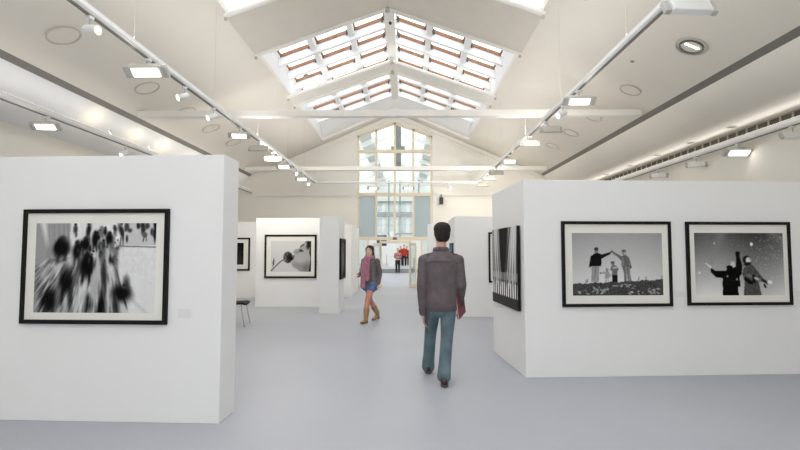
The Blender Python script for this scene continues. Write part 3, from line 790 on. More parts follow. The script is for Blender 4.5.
# ------------------------------------------------------------------ gable window and doors
YW = Y1 + .1
w = empty('window_2', (0, YW, 0), kind='structure', label='tall pointed gable window with pale peach frame')
cols = [-2.01, -1.255, -.472, .311, 1.067]
def topz(x): return wz0 + (wz1 - wz0) * (1 - abs(x - wc) / ((wx1 - wx0) / 2)) - .02
m = MB()
for i, x in enumerate(cols):
    zb = 2.0 if i in (2,) else (0 if i in (0, 4) else 1.95)
    tz = topz(min(max(x, wx0 + .05), wx1 - .05))
    m.box(x - .045, x + .045, -.05, .05, zb, tz - .02)
for z in (5.683, 3.851, 2.0): m.box(wx0, wx1, -.06, .06, z - .065, z + .065)
for sg, xx in ((-1, wx0), (1, wx1)):
    m.prism([(wc, wz1), (xx, wz0), (xx, wz0 - .1), (wc, wz1 - .1)], -.05, .05)
m.box(wx0, -1.70, -.05, .05, 0, .08); m.box(.86, wx1, -.05, .05, 0, .08)
m.build('frame', PEACH, w)
m = MB()
for (a, b) in zip(cols, cols[1:]):
    for z0, z1 in ((2.07, 3.79), (3.92, 5.62)):
        if z0 < 3 and (a < -1.9 or b > 1): continue
        m.box(a + .045, b - .045, -.006, .006, z0, z1)
    m.prism([(a + .045, 5.75), (b - .045, 5.75), (b - .045, topz(b) - .08), (a + .045, topz(a) - .08)], -.006, .006)
for a, b in ((-1.96, -1.58), (.62, 1.02)): m.box(a, b, -.006, .006, .1, 1.93)
m.build('glazing', WING, w)
m = MB(); m.box(cols[0] + .045, cols[1] - .045, -.006, .006, 2.07, 3.79); m.box(cols[3] + .045, cols[4] - .045, -.006, .006, 2.07, 3.79)
m.build('frosted_pane', FROST, w)
m = MB()
for x in (-1.60, -1.07, .18, .66): m.box(x - .035, x + .035, -.04, .04, 0, 1.95)
m.box(-1.07, .18, -.045, .045, 1.80, 1.90)
m.build('door_frame', PEACH, w)
m = MB(); m.box(-.55, -.38, -.10, -.04, 1.95, 2.05); m.build('emergency_light', STEELD, w)
def door(n, x, rz, label):
    d = empty('door_%d' % n, (x, YW - .05, 0), rz, kind='structure', label=label)
    m = MB(); W_ = .98
    m.box(0, .11, -.025, .025, .01, 1.80); m.box(W_ - .12, W_, -.025, .025, .01, 1.80); m.box(.08, W_ - .08, -.025, .025, .01, .16); m.box(.08, W_ - .08, -.025, .025, 1.70, 1.80)
    m.build('door_frame', PEACH, d); MB().box(.08, W_ - .08, -.005, .005, .16, 1.70).build('glazing', WING, d)
    MB().tube([(W_ - .12, -.06, .8), (W_ - .12, -.06, 1.2)], .015, 8).build('door_handle', STEELD, d)
door(1, -1.03, -PI / 2 - DN(16), 'open glazed door leaf left of the doorway')
door(2, .14, -PI / 2 + DN(16), 'open glazed door leaf right of the doorway')

# ------------------------------------------------------------------ atrium beyond the window
AY = Y1 + .3
struct(MB().box(-9, 9, AY, 32.4, -.2, -.002).build('floor_atrium', FLOOR), 'grey floor of the atrium beyond the doors')
struct(MB().box(-9, 9, 32.4, 47, -.2, .27).build('floor_step', STEPG), 'raised dark stone floor at the back of the atrium')
struct(MB().box(-9, 9, 32.46, 46, .27, .285).build('floor_landing', FLOOR), 'grey landing floor above the stone step')
m = MB(); m.box(-9, 9, 46, 46.3, 0, 12)
struct(m.build('wall_facade', FAC), 'white building front across the atrium')
fw = empty('window_3', (0, 46, 0), kind='structure', label='rows of windows on the white building front')
m = MB()
for z0, z1 in ((3.2, 4.6), (5.2, 6.0)):
    for x in np.arange(-5.4, 5, 1.15): m.box(x, x + .8, -.05, .05, z0, z1)
m.build('window_pane', FACG, fw)
m = MB()
for z in (3.1, 4.75, 5.1, 6.15): m.box(-6, 6, -.18, .0, z, z + .1)
m.build('ledge', STEPG, fw)
m = MB()
for sg in (-1, 1): m.box(min(sg * 8.8, sg * 9), max(sg * 8.8, sg * 9), AY, 46, 0, 7)
struct(m.build('wall_atrium', FAC), 'white side walls of the atrium')
# glazed gabled roof
ro = empty('window_4', (X0, 0, 0), kind='structure', label='glass gabled roof of the atrium with white beams')
for y in (22.5, 25.5, 28.5, 31.5, 35, 39, 43):
    for sg in (-1, 1):
        MB().prism([(0, 8.9), (sg * 8.5, 5.4), (sg * 8.5, 5.05), (0, 8.55)], y - .1, y + .1).build('roof_beam', TRIMW, ro)
m = MB()
for sg in (-1, 1):
    for w0, w1 in ((1.6, 2.3), (4.8, 5.5)):
        f = lambda q: 8.93 - 3.5 / 8.5 * q
        m.prism([(sg * w0, f(w0)), (sg * w1, f(w1)), (sg * w1, f(w1) + .06), (sg * w0, f(w0) + .06)], AY, 46)
m.build('added_roof_panel', FAC, ro)  # opaque strips added to hold back daylight in the atrium
m = MB()
for sg in (-1, 1): m.mesh_from([V((0, AY, 9.02)), V((sg * 8.6, AY, 5.48)), V((sg * 8.6, 46, 5.48)), V((0, 46, 9.02))], [(0, 1, 2, 3)])
m.build('glazing', glass_mat('roof_glass', (.83, .85, .84), .03), ro)
for k, y in enumerate((24.2, 29.5)):
    o = MB().box(-9, 9, y - .1, y + .1, 5.55, 5.75).build('trim_%d' % (8 + k), STEELD if k == 0 else TRIMW)
    struct(o, 'dark atrium tie beam seen through the window' if k == 0 else 'white atrium tie beam farther back')
m = MB(); m.box(-.52, -.24, 24.05, 24.35, 5.75, 8.7); m.box(-.75, -.05, 23.95, 24.45, 6.55, 6.75)
struct(m.build('column_1', STEELD), 'dark post with a cross piece under the atrium roof')
for x in (-1.0, -.35, .75):
    struct(MB().box(x - .04, x + .04, 27.9, 28.0, 2.1, 5.6).build('trim_12', STEPG), 'slim grey mullion in the atrium')
struct(MB().box(-3.4, 1.9, 27.88, 28.02, 3.5, 3.66).build('trim_13', STEPG), 'grey rail across the atrium')
# far doorway sides: white display walls and blue poster
o = MB().box(-1.36, -.90, 36.5, 36.8, .285, 3.0).build('exhibition_panel', PANELW); tag(o, 'white panel in the atrium beyond the doorway', 'exhibition panel', 'white freestanding exhibition panels', 'thing')
t = empty('blue_poster', (-1.85, 38.5, .285), label='blue poster board in the atrium seen through the doorway', cat='poster')
MB().box(-.55, .35, 0, .05, .9, 2.6).build('board', METW, t)
print_obj(art_blue(), -.5, .3, 1.6, 2.5, -.002, t, (.35, .6, .85))
for x in (-.45, .3): MB().tube([(x, .02, 0), (x, .02, .9)], .03, 8).build('leg', METG, t)
for k, x in enumerate((-2.9, -2.3, 1.35)):
    pass

# ------------------------------------------------------------------ people
def cloth(name, c, rough=.85, var=.12, scale=14, bump=.25, bs=60): return mat(name, c, rough, var, scale, bump=bump, bscale=bs, spec=.2)
SKIN = mat('skin', (.58, .36, .27), .55, .04, 10); SKINL = mat('skin_light', (.66, .45, .37), .55, .04, 10)
HAIRD = mat('hair_dark', (.022, .018, .016), .65, .4, 60, spec=.2, bump=.6, bscale=120)
LIP = mat('lips', (.42, .13, .12), .5); EYEW = mat('eye_white', (.7, .68, .65), .3); EYED = mat('iris', (.05, .03, .02), .2)

def finish(name, bm, m, parent, voxel, smooth=3, mats=None):
    me = bpy.data.meshes.new(name); bmesh.ops.recalc_face_normals(bm, faces=bm.faces); bm.to_mesh(me); bm.free()
    o = bpy.data.objects.new(name, me); col.objects.link(o)
    r = o.modifiers.new('r', 'REMESH'); r.mode = 'VOXEL'; r.voxel_size = voxel; r.use_smooth_shade = True
    if smooth: s = o.modifiers.new('s', 'SMOOTH'); s.iterations = smooth; s.factor = .5
    dg = bpy.context.evaluated_depsgraph_get()
    new = bpy.data.meshes.new_from_object(o.evaluated_get(dg)); new.name = name
    o.modifiers.clear(); o.data = new; bpy.data.meshes.remove(me)
    new.materials.clear(); new.materials.append(m)
    for x in (mats or []): new.materials.append(x)
    for p in new.polygons: p.use_smooth = True
    o.parent = parent
    return o

def hand(bm, wrist, d, nrm, thumb, curl=.35, k=1.):
    """palm + five fingers. d: finger direction, nrm: palm normal (fingers curl towards it), thumb: side of the thumb"""
    d, nrm, thumb = V(d).normalized(), V(nrm), V(thumb)
    thumb = (thumb - d * thumb.dot(d)).normalized(); nrm = d.cross(thumb) if d.cross(thumb).dot(nrm) > 0 else -d.cross(thumb)
    w = V(wrist)
    sweep(bm, [w - d * .02, w + d * .03 * k, w + d * .07 * k, w + d * .085 * k], [(.026 * k, .017 * k), (.036 * k, .017 * k), (.040 * k, .016 * k), (.037 * k, .013 * k)], 14, side=thumb)
    for i, (off, L) in enumerate(((.029, .072), (.010, .082), (-.010, .076), (-.028, .060))):
        p = w + d * .078 * k + thumb * off * k; pts = [p - d * .02, p]; a = curl * .5
        dd = d
        for s in (.45, .32, .25):
            a2 = curl
            dd = (dd * math.cos(a2) + nrm * math.sin(a2)).normalized()
            nn = dd.cross(thumb); nrm_l = nn if nn.dot(nrm) > 0 else -nn
            p = p + dd * L * s * k; pts.append(p)
        sweep(bm, pts, [.0095 * k, .0095 * k, .0088 * k, .008 * k, .007 * k], 10)
    p = w + d * .022 * k + thumb * .024 * k
    t1 = (d * .6 + thumb * .75 + nrm * .25).normalized(); t2 = (d * .9 + thumb * .3 + nrm * .35).normalized()
    sweep(bm, [p - t1 * .015, p + t1 * .03 * k, p + t1 * .03 * k + t2 * .030 * k, p + t1 * .03 * k + t2 * .052 * k], [.013 * k, .0115 * k, .0105 * k, .008 * k], 10)

def rotz(p, a, c=(0, 0)):
    x, y = p[0] - c[0], p[1] - c[1]
    return (c[0] + x * math.cos(a) - y * math.sin(a), c[1] + x * math.sin(a) + y * math.cos(a), p[2])

def head(bm, c, k=1., yaw=0.):
    """c: centre of the skull; face towards local +Y turned by yaw"""
    hb = bmesh.new()
    loft(hb, [(-.125, 0, .050, .020, .020), (-.118, 0, .046, .040, .036), (-.10, 0, .032, .054, .058), (-.07, 0, .016, .064, .080), (-.03, 0, .006, .071, .092), (.01, 0, 0, .075, .099), (.05, 0, -.004, .075, .099), (.085, 0, -.006, .064, .085), (.108, 0, -.006, .042, .058), (.118, 0, -.006, .015, .02)])
    sweep(hb, [(0, .096, .012), (0, .112, -.022), (0, .104, -.034)], [.009, .014, .010], 10)        # nose
    sweep(hb, [(-.028, .078, .03), (0, .092, .032), (.028, .078, .03)], [.010, .010, .010], 8)       # brow
    sweep(hb, [(-.018, .083, -.062), (0, .091, -.064), (.018, .083, -.062)], [.007, .009, .007], 8)  # mouth
    for s in (-1, 1):
        sweep(hb, [(s * .072, -.012, -.03), (s * .082, -.022, .0), (s * .079, -.018, .022)], [(.008, .014), (.009, .020), (.007, .012)], 10)
        sweep(hb, [(s * .033, .075, -.02), (s * .04, .06, -.035)], [.018, .02], 8)                   # cheeks
    T = M.Translation(c) @ M.Rotation(yaw, 4, 'Z') @ M.Diagonal((k, k, k, 1))
    hb.transform(T)
    tmp = bpy.data.meshes.new('t'); hb.to_mesh(tmp); hb.free(); bm.from_mesh(tmp); bpy.data.meshes.remove(tmp)

def eyes(parent, c, k, yaw):
    T = M.Translation(c) @ M.Rotation(yaw, 4, 'Z')
    for s in (-1, 1):
        m = MB(); sweep(m.bm, [T @ V((s * .030 * k - .006, .082 * k, .004)), T @ V((s * .030 * k + .006, .082 * k, .004))], [.0105 * k, .0105 * k], 10)
        o = m.build('eye', EYEW, parent, smooth=True); o['label'] = 'dark brown eye'
        m = MB(); sweep(m.bm, [T @ V((s * .030 * k, .088 * k, .004)), T @ V((s * .030 * k, .0935 * k, .004))], [.006 * k, .004 * k], 10); m.build('iris', EYED, o, smooth=True)

def limb(bm, pts, radii, n=14): sweep(bm, pts, radii, n)

# ---- man seen from behind, walking away
man = empty('person', (.405, 5.57, 0), 0, label='man in a grey-brown jacket and blue jeans walking away, seen from behind', cat='person')
J = dict(hl=V((-.085, 0, .91)), hr=V((.085, 0, .91)), kl=V((-.115, .20, .50)), kr=V((.06, -.03, .49)), al=V((-.135, .36, .11)), ar=V((.012, -.205, .11)),
         sl=V((-.188, 0, 1.385)), sr=V((.188, 0, 1.385)), el=V((-.226, -.04, 1.09)), er=V((.232, -.03, 1.09)), wl=V((-.212, .02, .775)), wr=V((.225, .12, .87)))
bm = bmesh.new()
head(bm, (.008, .012, 1.675), 1.02, .12)
limb(bm, [(0, -.005, 1.42), (.004, .0, 1.52), (.006, .01, 1.62)], [.07, .060, .058])
loft(bm, [(.83, 0, 0, .14, .10), (.95, 0, 0, .155, .105), (1.1, 0, 0, .15, .10), (1.28, 0, 0, .165, .11), (1.40, 0, 0, .15, .09), (1.46, 0, 0, .08, .06)])
for s in 'lr':
    limb(bm, [J['s' + s], (J['s' + s] + J['e' + s]) / 2, J['e' + s], (J['e' + s] * .6 + J['w' + s] * .4), J['w' + s]], [.052, .046, .038, .038, .026])
    limb(bm, [J['h' + s], J['h' + s].lerp(J['k' + s], .5), J['k' + s], J['k' + s].lerp(J['a' + s], .35), J['a' + s]], [.082, .07, .052, .052, .036])
limb(bm, [(-.135, .33, .06), (-.14, .45, .045), (-.145, .54, .035)], [.032, .036, .028]); limb(bm, [(.012, -.22, .06), (.02, -.10, .045), (.03, 0, .035)], [.032, .036, .028])
hand(bm, J['wl'] + V((.004, .012, -.03)), (.06, .16, -1), (1, -.3, 0), (.1, 1, .1), .30, 1.0)
hand(bm, J['wr'] + V((.002, .012, -.03)), (-.02, .25, -1), (-1, .1, 0), (0, 1, .2), .45, 1.0)
finish('body', bm, SKIN, man, .0055, 2)
eyes(man, (.008, .012, 1.675), 1.02, .12)
# hair
bm = bmesh.new()
hb = bmesh.new()
loft(hb, [(-.09, 0, -.050, .040, .030), (-.075, 0, -.052, .062, .046), (-.04, 0, -.042, .078, .066), (.02, 0, -.024, .086, .088), (.06, .002, -.012, .091, .102), (.095, .004, -.004, .084, .100), (.122, .006, .0, .060, .074), (.136, 0, .0, .022, .03)])
rg = random.Random(2)
for i in range(90):
    a = rg.uniform(0, 2 * PI); e = rg.uniform(.1, 1.25); d = V((math.cos(a) * math.cos(e), math.sin(a) * math.cos(e), math.sin(e)))
    p = V((d.x * .076, d.y * .092 - .008, .03 + d.z * .100)); q = p + V((d.x * .012 + .008, d.y * .01 - .004, -.018))
    sweep(hb, [p, q], [.012, .006], 6)
for s in (-1, 1): sweep(hb, [(s * .076, .012, .03), (s * .077, .014, -.02)], [(.006, .016), (.005, .009)], 8)
hb.transform(M.Translation((.010, .010, 1.677)) @ M.Rotation(.12, 4, 'Z') @ M.Diagonal((1.10, 1.04, 1.03, 1)))
tmp = bpy.data.meshes.new('t'); hb.to_mesh(tmp); hb.free(); bm.from_mesh(tmp)
finish('hair', bm, HAIRD, man, .006, 1)
# jacket
JACK = cloth('jacket_brown', (.128, .106, .112)); JACKD = cloth('jacket_rib', (.105, .088, .092))
bm = bmesh.new()
loft(bm, [(.82, 0, 0, .162, .125), (.85, 0, 0, .172, .136), (.90, 0, 0, .178, .138), (1.0, 0, .0, .172, .130), (1.12, 0, 0, .178, .132), (1.25, 0, -.004, .198, .143), (1.34, 0, -.006, .208, .138), (1.40, 0, -.004, .185, .118), (1.445, 0, 0, .130, .098), (1.48, 0, .002, .088, .080), (1.50, 0, .004, .07, .07)], e=.9)
for s in 'lr':
    limb(bm, [J['s' + s] + V((0, 0, -.005)), J['s' + s].lerp(J['e' + s], .5), J['e' + s], J['e' + s].lerp(J['w' + s], .5), J['w' + s] + V((0, 0, .02))], [.078, .066, .058, .054, .045])
# creases at the elbows and back
for s in 'lr':
    e = J['e' + s]
    for dz in (-.03, .03): sweep(bm, [e + V((-.035, -.028, dz)), e + V((0, -.048, dz + .012)), e + V((.035, -.030, dz + .03))], [.010, .012, .010], 8)
jk = finish('jacket', bm, JACK, man, .008, 4)
m = MB(); sweep(m.bm, [(-.09, -.075, 1.465), (-.095, -.02, 1.475), (-.075, .05, 1.475)], [(.012, .03)] * 3, 10)
bm = bmesh.new()
for a0 in range(14):
    a = PI + PI * 2 * a0 / 14; b = PI + 2 * PI * (a0 + 1) / 14
    sweep(bm, [(.083 * math.cos(a), .005 + .080 * math.sin(a), 1.490 + .012 * -math.sin(a)), (.083 * math.cos(b), .005 + .080 * math.sin(b), 1.490 + .012 * -math.sin(b))], [(.03, .013)] * 2, 8, side=(0, 0, 1))
m.bm.free()
finish('collar', bm, JACK, jk, .006, 2)
bm = bmesh.new()
loft(bm, [(.795, 0, 0, .164, .128), (.80, 0, 0, .169, .133), (.845, 0, 0, .174, .139), (.86, 0, 0, .172, .135)], e=.9); finish('waistband', bm, JACKD, jk, .008, 1)
for s in 'lr':
    bm = bmesh.new(); limb(bm, [J['w' + s] + V((0, -.004, .035)), J['w' + s] + V((.002, .006, -.012))], [.050, .044]); finish('cuff', bm, JACKD, jk, .007, 1)
    sg = -1 if s == 'l' else 1
    bm = bmesh.new(); sweep(bm, [(sg * .12, -.005, 1.449), (sg * .185, -.008, 1.436), (sg * .248, -.004, 1.394)], [(.024, .012)] * 3, 8, side=(0, 1, 0)); finish('epaulette', bm, JACK, jk, .006, 1)
bm = bmesh.new(); sweep(bm, [(-.2, -.105, 1.352), (-.1, -.142, 1.362), (0, -.147, 1.364), (.1, -.142, 1.362), (.2, -.105, 1.352)], [.006] * 5, 8); finish('yoke_seam', bm, JACKD, jk, .005, 0)
# jeans
JEAN = cloth('jeans_blue', (.115, .165, .188), var=.35, scale=5, bump=.3, bs=90)
bm = bmesh.new()
loft(bm, [(.72, 0, 0, .05, .06), (.77, 0, 0, .135, .11), (.82, 0, 0, .165, .125), (.88, 0, 0, .168, .122), (.93, 0, 0, .160, .115)])
for s in 'lr':
    h, k_, a_ = J['h' + s], J['k' + s], J['a' + s]
    limb(bm, [h + V((0, -.005, -.02)), h.lerp(k_, .35), h.lerp(k_, .75), k_, k_.lerp(a_, .3), k_.lerp(a_, .7), a_ + V((0, 0, .02)), a_ + V((0, .01, -.045 if s == 'l' else -.015))], [.096, .091, .077, .071, .070, .070, .075, .078], 16)
    for f, t in ((.9, .0), (1.06, .3), (1.15, -.2)):
        c = h.lerp(k_, f); sweep(bm, [c + V((-.045, -.045, -.01)), c + V((0, -.066, .008 + t * .02)), c + V((.045, -.045, .0))], [.010, .012, .010], 8)
    for f in (.72, .82, .90):
        c = k_.lerp(a_, f); sweep(bm, [c + V((-.05, -.045, 0)), c + V((0, -.068, -.008)), c + V((.05, -.045, .004))], [.011, .012, .010], 8)
je = finish('jeans', bm, JEAN, man, .008, 3)
SHOE = mat('shoe_dark', (.05, .042, .04), .45, .1, 20); SOLE = mat('shoe_sole', (.09, .075, .07), .7)
for (hx, hy, tx, ty) in ((-.135, .30, -.15, .57), (.010, -.275, .035, .02)):
    bm = bmesh.new(); h_, t_ = V((hx, hy, .055)), V((tx, ty, .045)); 
    sweep(bm, [h_ + V((0, .02, .01)), h_.lerp(t_, .25) + V((0, 0, .02)), h_.lerp(t_, .6), h_.lerp(t_, .9)], [(.038, .045), (.040, .052), (.045, .036), (.038, .026)], 14)
    sh = finish('shoe', bm, SHOE, man, .006, 2)
    bm = bmesh.new(); sweep(bm, [V((hx, hy + .01, .015)), V((hx, hy, .015)).lerp(V((tx, ty, .015)), .5), V((hx, hy, .015)).lerp(V((tx, ty, .015)), .95)], [(.042, .014), (.046, .014), (.040, .013)], 14); finish('sole', bm, SOLE, sh, .006, 0)
# folder held in his right hand
RED = mat('folder_red', (.20, .030, .05), .5, .05, 12)
f = empty('folder', (.405 + .252, 5.57 + .15, .72), -DN(20), label='dark red folder carried in the right hand of the man', cat='folder')
T = M.Rotation(DN(8), 4, 'X') @ M.Rotation(DN(-4), 4, 'Y')
MB().box(-.010, -.002, -.17, .15, 0, .30, T).build('cover', RED, f, bevel=.002); MB().box(.006, .014, -.17, .15, 0, .30, T).build('cover', RED, f, bevel=.002)
MB().box(-.002, .006, -.165, .14, .005, .295, T).build('paper_sheets', MAT, f)

# ---- woman with scarf
wo = empty('person', (-.75, 10.12, 0), DN(150), label='woman in a pink scarf, dark jacket, denim shorts and tan boots', cat='person')
Jw = dict(hl=V((-.08, 0, .84)), hr=V((.08, 0, .84)), kl=V((-.045, .17, .46)), kr=V((.055, -.08, .45)), al=V((-.03, .20, .10)), ar=V((.045, -.34, .13)),
          sl=V((-.155, 0, 1.275)), sr=V((.155, 0, 1.275)), el=V((-.19, -.08, 1.03)), er=V((.205, .0, 1.03)), wl=V((-.17, -.05, .80)), wr=V((.185, .18, .965)))
bm = bmesh.new()
HC = (0.0, .02, 1.475); HY = .18
head(bm, HC, .96, HY)
limb(bm, [(0, 0, 1.28), (0, .005, 1.36), (0, .012, 1.43)], [.058, .050, .048])
loft(bm, [(.76, 0, 0, .125, .095), (.86, 0, 0, .150, .105), (.98, 0, 0, .115, .085), (1.10, 0, .01, .12, .095), (1.18, 0, .02, .13, .105), (1.27, 0, 0, .12, .08), (1.32, 0, 0, .06, .05)])
for s in 'lr':
    limb(bm, [Jw['s' + s], Jw['s' + s].lerp(Jw['e' + s], .5), Jw['e' + s], Jw['e' + s].lerp(Jw['w' + s], .4), Jw['w' + s]], [.044, .039, .032, .032, .022])
    limb(bm, [Jw['h' + s], Jw['h' + s].lerp(Jw['k' + s], .5), Jw['k' + s], Jw['k' + s].lerp(Jw['a' + s], .35), Jw['a' + s]], [.080, .068, .047, .050, .032])
limb(bm, [(-.03, .19, .06), (-.035, .30, .04), (-.04, .36, .032)], [.028, .032, .024]); limb(bm, [(.045, -.36, .09), (.05, -.27, .05), (.055, -.20, .03)], [.028, .032, .024])
hand(bm, Jw['wr'] + V((0, .012, 0)), (-.1, 1, -.05), (-.3, 0, -1), (-1, .3, .5), .35, .88)
hand(bm, Jw['wl'] + V((0, .0, -.01)), (.05, .2, -1), (1, 0, 0), (0, 1, .2), .35, .88)
finish('body', bm, SKINL, wo, .0055, 2)
eyes(wo, HC, .96, HY)
T = M.Translation(HC) @ M.Rotation(HY, 4, 'Z')
bm = bmesh.new(); sweep(bm, [T @ V((-.017, .086, -.060)), T @ V((0, .093, -.062)), T @ V((.017, .086, -.060))], [.0055, .0068, .0055], 8); finish('lips', bm, LIP, wo, .003, 0)
for s in (-1, 1):
    bm = bmesh.new(); sweep(bm, [T @ V((s * .014, .091, .028)), T @ V((s * .032, .086, .033)), T @ V((s * .05, .07, .026))], [.004] * 3, 6); finish('eyebrow', bm, HAIRD, wo, .003, 0)
hb = bmesh.new()
loft(hb, [(-.16, 0, -.075, .05, .03), (-.11, 0, -.07, .070, .045), (-.05, 0, -.05, .078, .065), (.0, 0, -.035, .081, .080), (.05, 0, -.018, .082, .096), (.09, 0, -.012, .074, .092), (.118, 0, -.008, .052, .066), (.13, 0, -.005, .02, .025)])
for s in (-1, 1): sweep(hb, [(s * .03, .075, .085), (s * .072, .04, .06), (s * .080, .015, .0), (s * .076, 0, -.08), (s * .07, -.02, -.14)], [(.014, .02), (.014, .026), (.012, .026), (.014, .026), (.012, .02)], 8)
sweep(hb, [(0, -.085, .05), (0, -.125, .06), (0, -.14, .04)], [.035, .045, .03], 10)
hb.transform(M.Translation(HC) @ M.Rotation(HY, 4, 'Z') @ M.Scale(.98, 4)); finish('hair', hb, HAIRD, wo, .006, 1)
WJ = cloth('woman_jacket', (.135, .12, .12)); 
bm = bmesh.new()
loft(bm, [(.74, 0, -.01, .175, .125), (.80, 0, -.01, .178, .128), (.90, 0, -.005, .165, .122), (1.0, 0, 0, .150, .115), (1.12, 0, .005, .158, .120), (1.2, 0, .008, .168, .122), (1.27, 0, 0, .155, .10), (1.31, 0, 0, .10, .075), (1.335, 0, 0, .065, .06)], e=.92)
for s in 'lr': limb(bm, [Jw['s' + s], Jw['s' + s].lerp(Jw['e' + s], .5), Jw['e' + s], Jw['e' + s].lerp(Jw['w' + s], .5), Jw['w' + s]], [.068, .060, .053, .048, .040])
finish('jacket', bm, WJ, wo, .008, 3)
SH = cloth('denim_shorts', (.10, .15, .30), var=.3, scale=8)
bm = bmesh.new(); loft(bm, [(.66, -.0, .015, .165, .125), (.70, 0, .01, .168, .125), (.78, 0, 0, .160, .115), (.90, 0, 0, .14, .10)])
for s in 'lr': limb(bm, [Jw['h' + s] + V((0, 0, -.02)), Jw['h' + s].lerp(Jw['k' + s], .42)], [.098, .092], 16)
finish('shorts', bm, SH, wo, .008, 2)
TI = cloth('tan_tights', (.55, .26, .19), .6, .08, 14, .05)
bm = bmesh.new()
for s in 'lr': limb(bm, [Jw['h' + s].lerp(Jw['k' + s], .2), Jw['h' + s].lerp(Jw['k' + s], .55), Jw['k' + s], Jw['k' + s].lerp(Jw['a' + s], .35), Jw['k' + s].lerp(Jw['a' + s], .8)], [.082, .072, .053, .055, .042])
finish('tights', bm, TI, wo, .007, 2)
BO = mat('boot_tan', (.36, .215, .10), .6, .15, 12, bump=.2, bscale=50)
for s, hl, tp in (('l', V((-.03, .165, .05)), V((-.04, .38, .04))), ('r', V((.045, -.385, .075)), V((.06, -.19, .035)))):
    k_, a_ = Jw['k' + s], Jw['a' + s]
    bm = bmesh.new(); limb(bm, [k_.lerp(a_, .5), k_.lerp(a_, .68), a_ + V((0, 0, .02)), a_ + V((0, 0, -.03))], [.066, .060, .050, .048])
    sweep(bm, [hl + V((0, .01, .01)), hl.lerp(tp, .4) + V((0, 0, .012)), hl.lerp(tp, .75), tp], [(.034, .042), (.037, .042), (.038, .030), (.028, .022)], 12)
    b = finish('boot', bm, BO, wo, .006, 2)
    bm = bmesh.new(); sweep(bm, [hl + V((0, 0, -.02)), hl + V((0, .005, -.032 if s == 'l' else -.045))], [.030, .028], 10); sweep(bm, [hl.lerp(tp, .4) + V((0, 0, -.03)), tp + V((0, 0, -.022))], [(.036, .010), (.030, .010)], 10); finish('sole', bm, SOLE, b, .005, 0)
SCM = cloth('scarf_pink', (.38, .17, .22), var=.25, scale=30, bump=.6, bs=110)
bm = bmesh.new()
for i in range(16):
    a, b_ = 2 * PI * i / 16, 2 * PI * (i + 1) / 16
    sweep(bm, [(.085 * math.cos(a), .02 + .085 * math.sin(a), 1.345 + .012 * math.sin(3 * a) - .02 * math.sin(a)), (.085 * math.cos(b_), .02 + .085 * math.sin(b_), 1.345 + .012 * math.sin(3 * b_) - .02 * math.sin(b_))], [(.045, .038)] * 2, 10, side=(0, 0, 1))
sc_ = finish('scarf', bm, SCM, wo, .008, 2)
for px_, zend in ((.055, .74), (-.02, .90)):
    bm = bmesh.new(); sweep(bm, [(px_ * .8, .10, 1.34), (px_, .148, 1.24), (px_ * 1.15, .160, 1.1), (px_ * 1.3, .158, .95), (px_ * 1.4, .165, zend)], [(.055, .024), (.062, .022), (.066, .02), (.064, .02), (.066, .018)], 12, side=(1, 0, 0)); finish('scarf_end', bm, SCM, sc_, .008, 2)

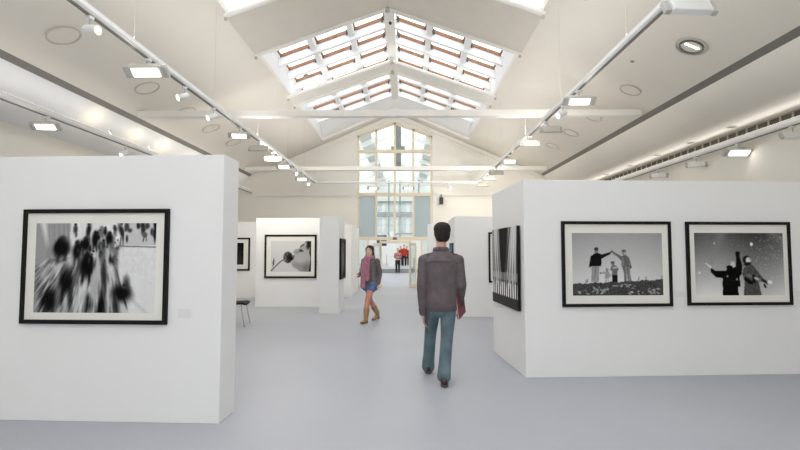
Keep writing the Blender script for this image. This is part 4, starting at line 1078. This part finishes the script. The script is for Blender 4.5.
# ---- small figures beyond the doorway
def figure(loc, rz, h, top, trousers, hair, label, coat_len=.80, arm=0):
    t = empty('person', loc, rz, label=label, cat='person'); k = h / 1.72
    S = lambda *p: V(p) * k
    bm = bmesh.new(); head(bm, S(0, .01, 1.60), k, 0); limb(bm, [S(0, 0, 1.36), S(0, .005, 1.50)], [.06 * k, .052 * k])
    loft(bm, [(.85 * k, 0, 0, .14 * k, .10 * k), (1.1 * k, 0, 0, .13 * k, .09 * k), (1.3 * k, 0, 0, .15 * k, .10 * k), (1.40 * k, 0, 0, .1 * k, .07 * k)])
    arms = {}
    for s in (-1, 1):
        e, w_ = (S(s * .23, -.02, 1.10), S(s * .22, .06, .86)) if not arm else (S(s * .22, .02, 1.08), S(s * .09, .20, 1.10))
        arms[s] = (S(s * .17, 0, 1.34), e, w_)
        limb(bm, [arms[s][0], e, w_], [.045 * k, .035 * k, .026 * k]); hand(bm, w_, (0, .2, -1) if not arm else (-s, .4, 0), (-s, 0, 0) if not arm else (0, -1, 0), (0, 1, 0) if not arm else (0, 0, 1), .4, k * .95)
        limb(bm, [S(s * .085, 0, .87), S(s * .09, .01, .47), S(s * .09, -.01, .10)], [.08 * k, .052 * k, .036 * k]); limb(bm, [S(s * .09, -.03, .05), S(s * .10, .12, .035)], [.03 * k, .026 * k])
    finish('body', bm, SKIN, t, .010, 1)
    bm = bmesh.new(); rr = [(coat_len * k, 0, 0, .18 * k, .125 * k), (1.0 * k, 0, 0, .168 * k, .12 * k), (1.25 * k, 0, 0, .185 * k, .125 * k), (1.34 * k, 0, 0, .165 * k, .11 * k), (1.41 * k, 0, 0, .08 * k, .07 * k)]; loft(bm, rr)
    for s in (-1, 1): limb(bm, [arms[s][0], arms[s][1], arms[s][2]], [.068 * k, .055 * k, .042 * k])
    finish('jacket', bm, top, t, .014, 2)
    bm = bmesh.new(); loft(bm, [(.76 * k, 0, 0, .13 * k, .1 * k), (.9 * k, 0, 0, .155 * k, .112 * k)])
    for s in (-1, 1): limb(bm, [S(s * .085, 0, .85), S(s * .09, .01, .47), S(s * .09, -.01, .08)], [.092 * k, .07 * k, .062 * k])
    finish('trousers', bm, trousers, t, .014, 2)
    bm = bmesh.new(); loft(bm, [(1.53 * k, 0, -.05 * k, .06 * k, .05 * k), (1.60 * k, 0, -.03 * k, .08 * k, .08 * k), (1.67 * k, 0, -.012 * k, .082 * k, .098 * k), (1.72 * k, 0, 0, .05 * k, .06 * k)]); finish('hair', bm, hair, t, .010, 1)
    for s in (-1, 1):
        bm = bmesh.new(); sweep(bm, [S(s * .09, -.05, .045), S(s * .10, .13, .038)], [(.042 * k, .04 * k), (.04 * k, .03 * k)], 10); finish('shoe', bm, SHOE, t, .010, 1)
    return t
BLK = cloth('black_cloth', (.018, .018, .02)); REDJ = cloth('red_jacket', (.42, .045, .03)); PALE = cloth('patterned_top', (.35, .16, .15), var=.6, scale=9)
figure((-.55, 32.0, 0), DN(180), 1.68, PALE, BLK, HAIRD, 'person in a pale red top and black trousers at the step beyond the doorway', .98, 1)
figure((-.15, 38.6, .285), DN(170), 1.72, REDJ, BLK, HAIRD, 'person in a bright red jacket standing beyond the doorway', .80)
figure((-.43, 39.6, .285), DN(195), 1.62, cloth('dark_red_jacket', (.30, .05, .05)), BLK, HAIRD, 'person in a dull red jacket half hidden behind the one in black trousers', .85)
figure((.08, 40.0, .285), DN(185), 1.60, cloth('maroon_jacket', (.2, .03, .03)), BLK, HAIRD, 'person in a maroon jacket just behind the bright red jacket beyond the doorway', .80)

# ------------------------------------------------------------------ daylight
wd = bpy.data.worlds.new('sky'); scene.world = wd; wd.use_nodes = True
bg = wd.node_tree.nodes['Background']; bg.inputs['Color'].default_value = (.985, .99, 1.0, 1); bg.inputs['Strength'].default_value = 2.9

vs_ = scene.view_settings
scene.display_settings.display_device = 'sRGB'
vs_.view_transform = 'Standard'; vs_.look = 'None'; vs_.exposure = 0.; vs_.gamma = 1; vs_.use_curve_mapping = False
scene.cycles.max_bounces = 10; scene.cycles.diffuse_bounces = 6; scene.cycles.transparent_max_bounces = 12
scene.cycles.sample_clamp_indirect = 6
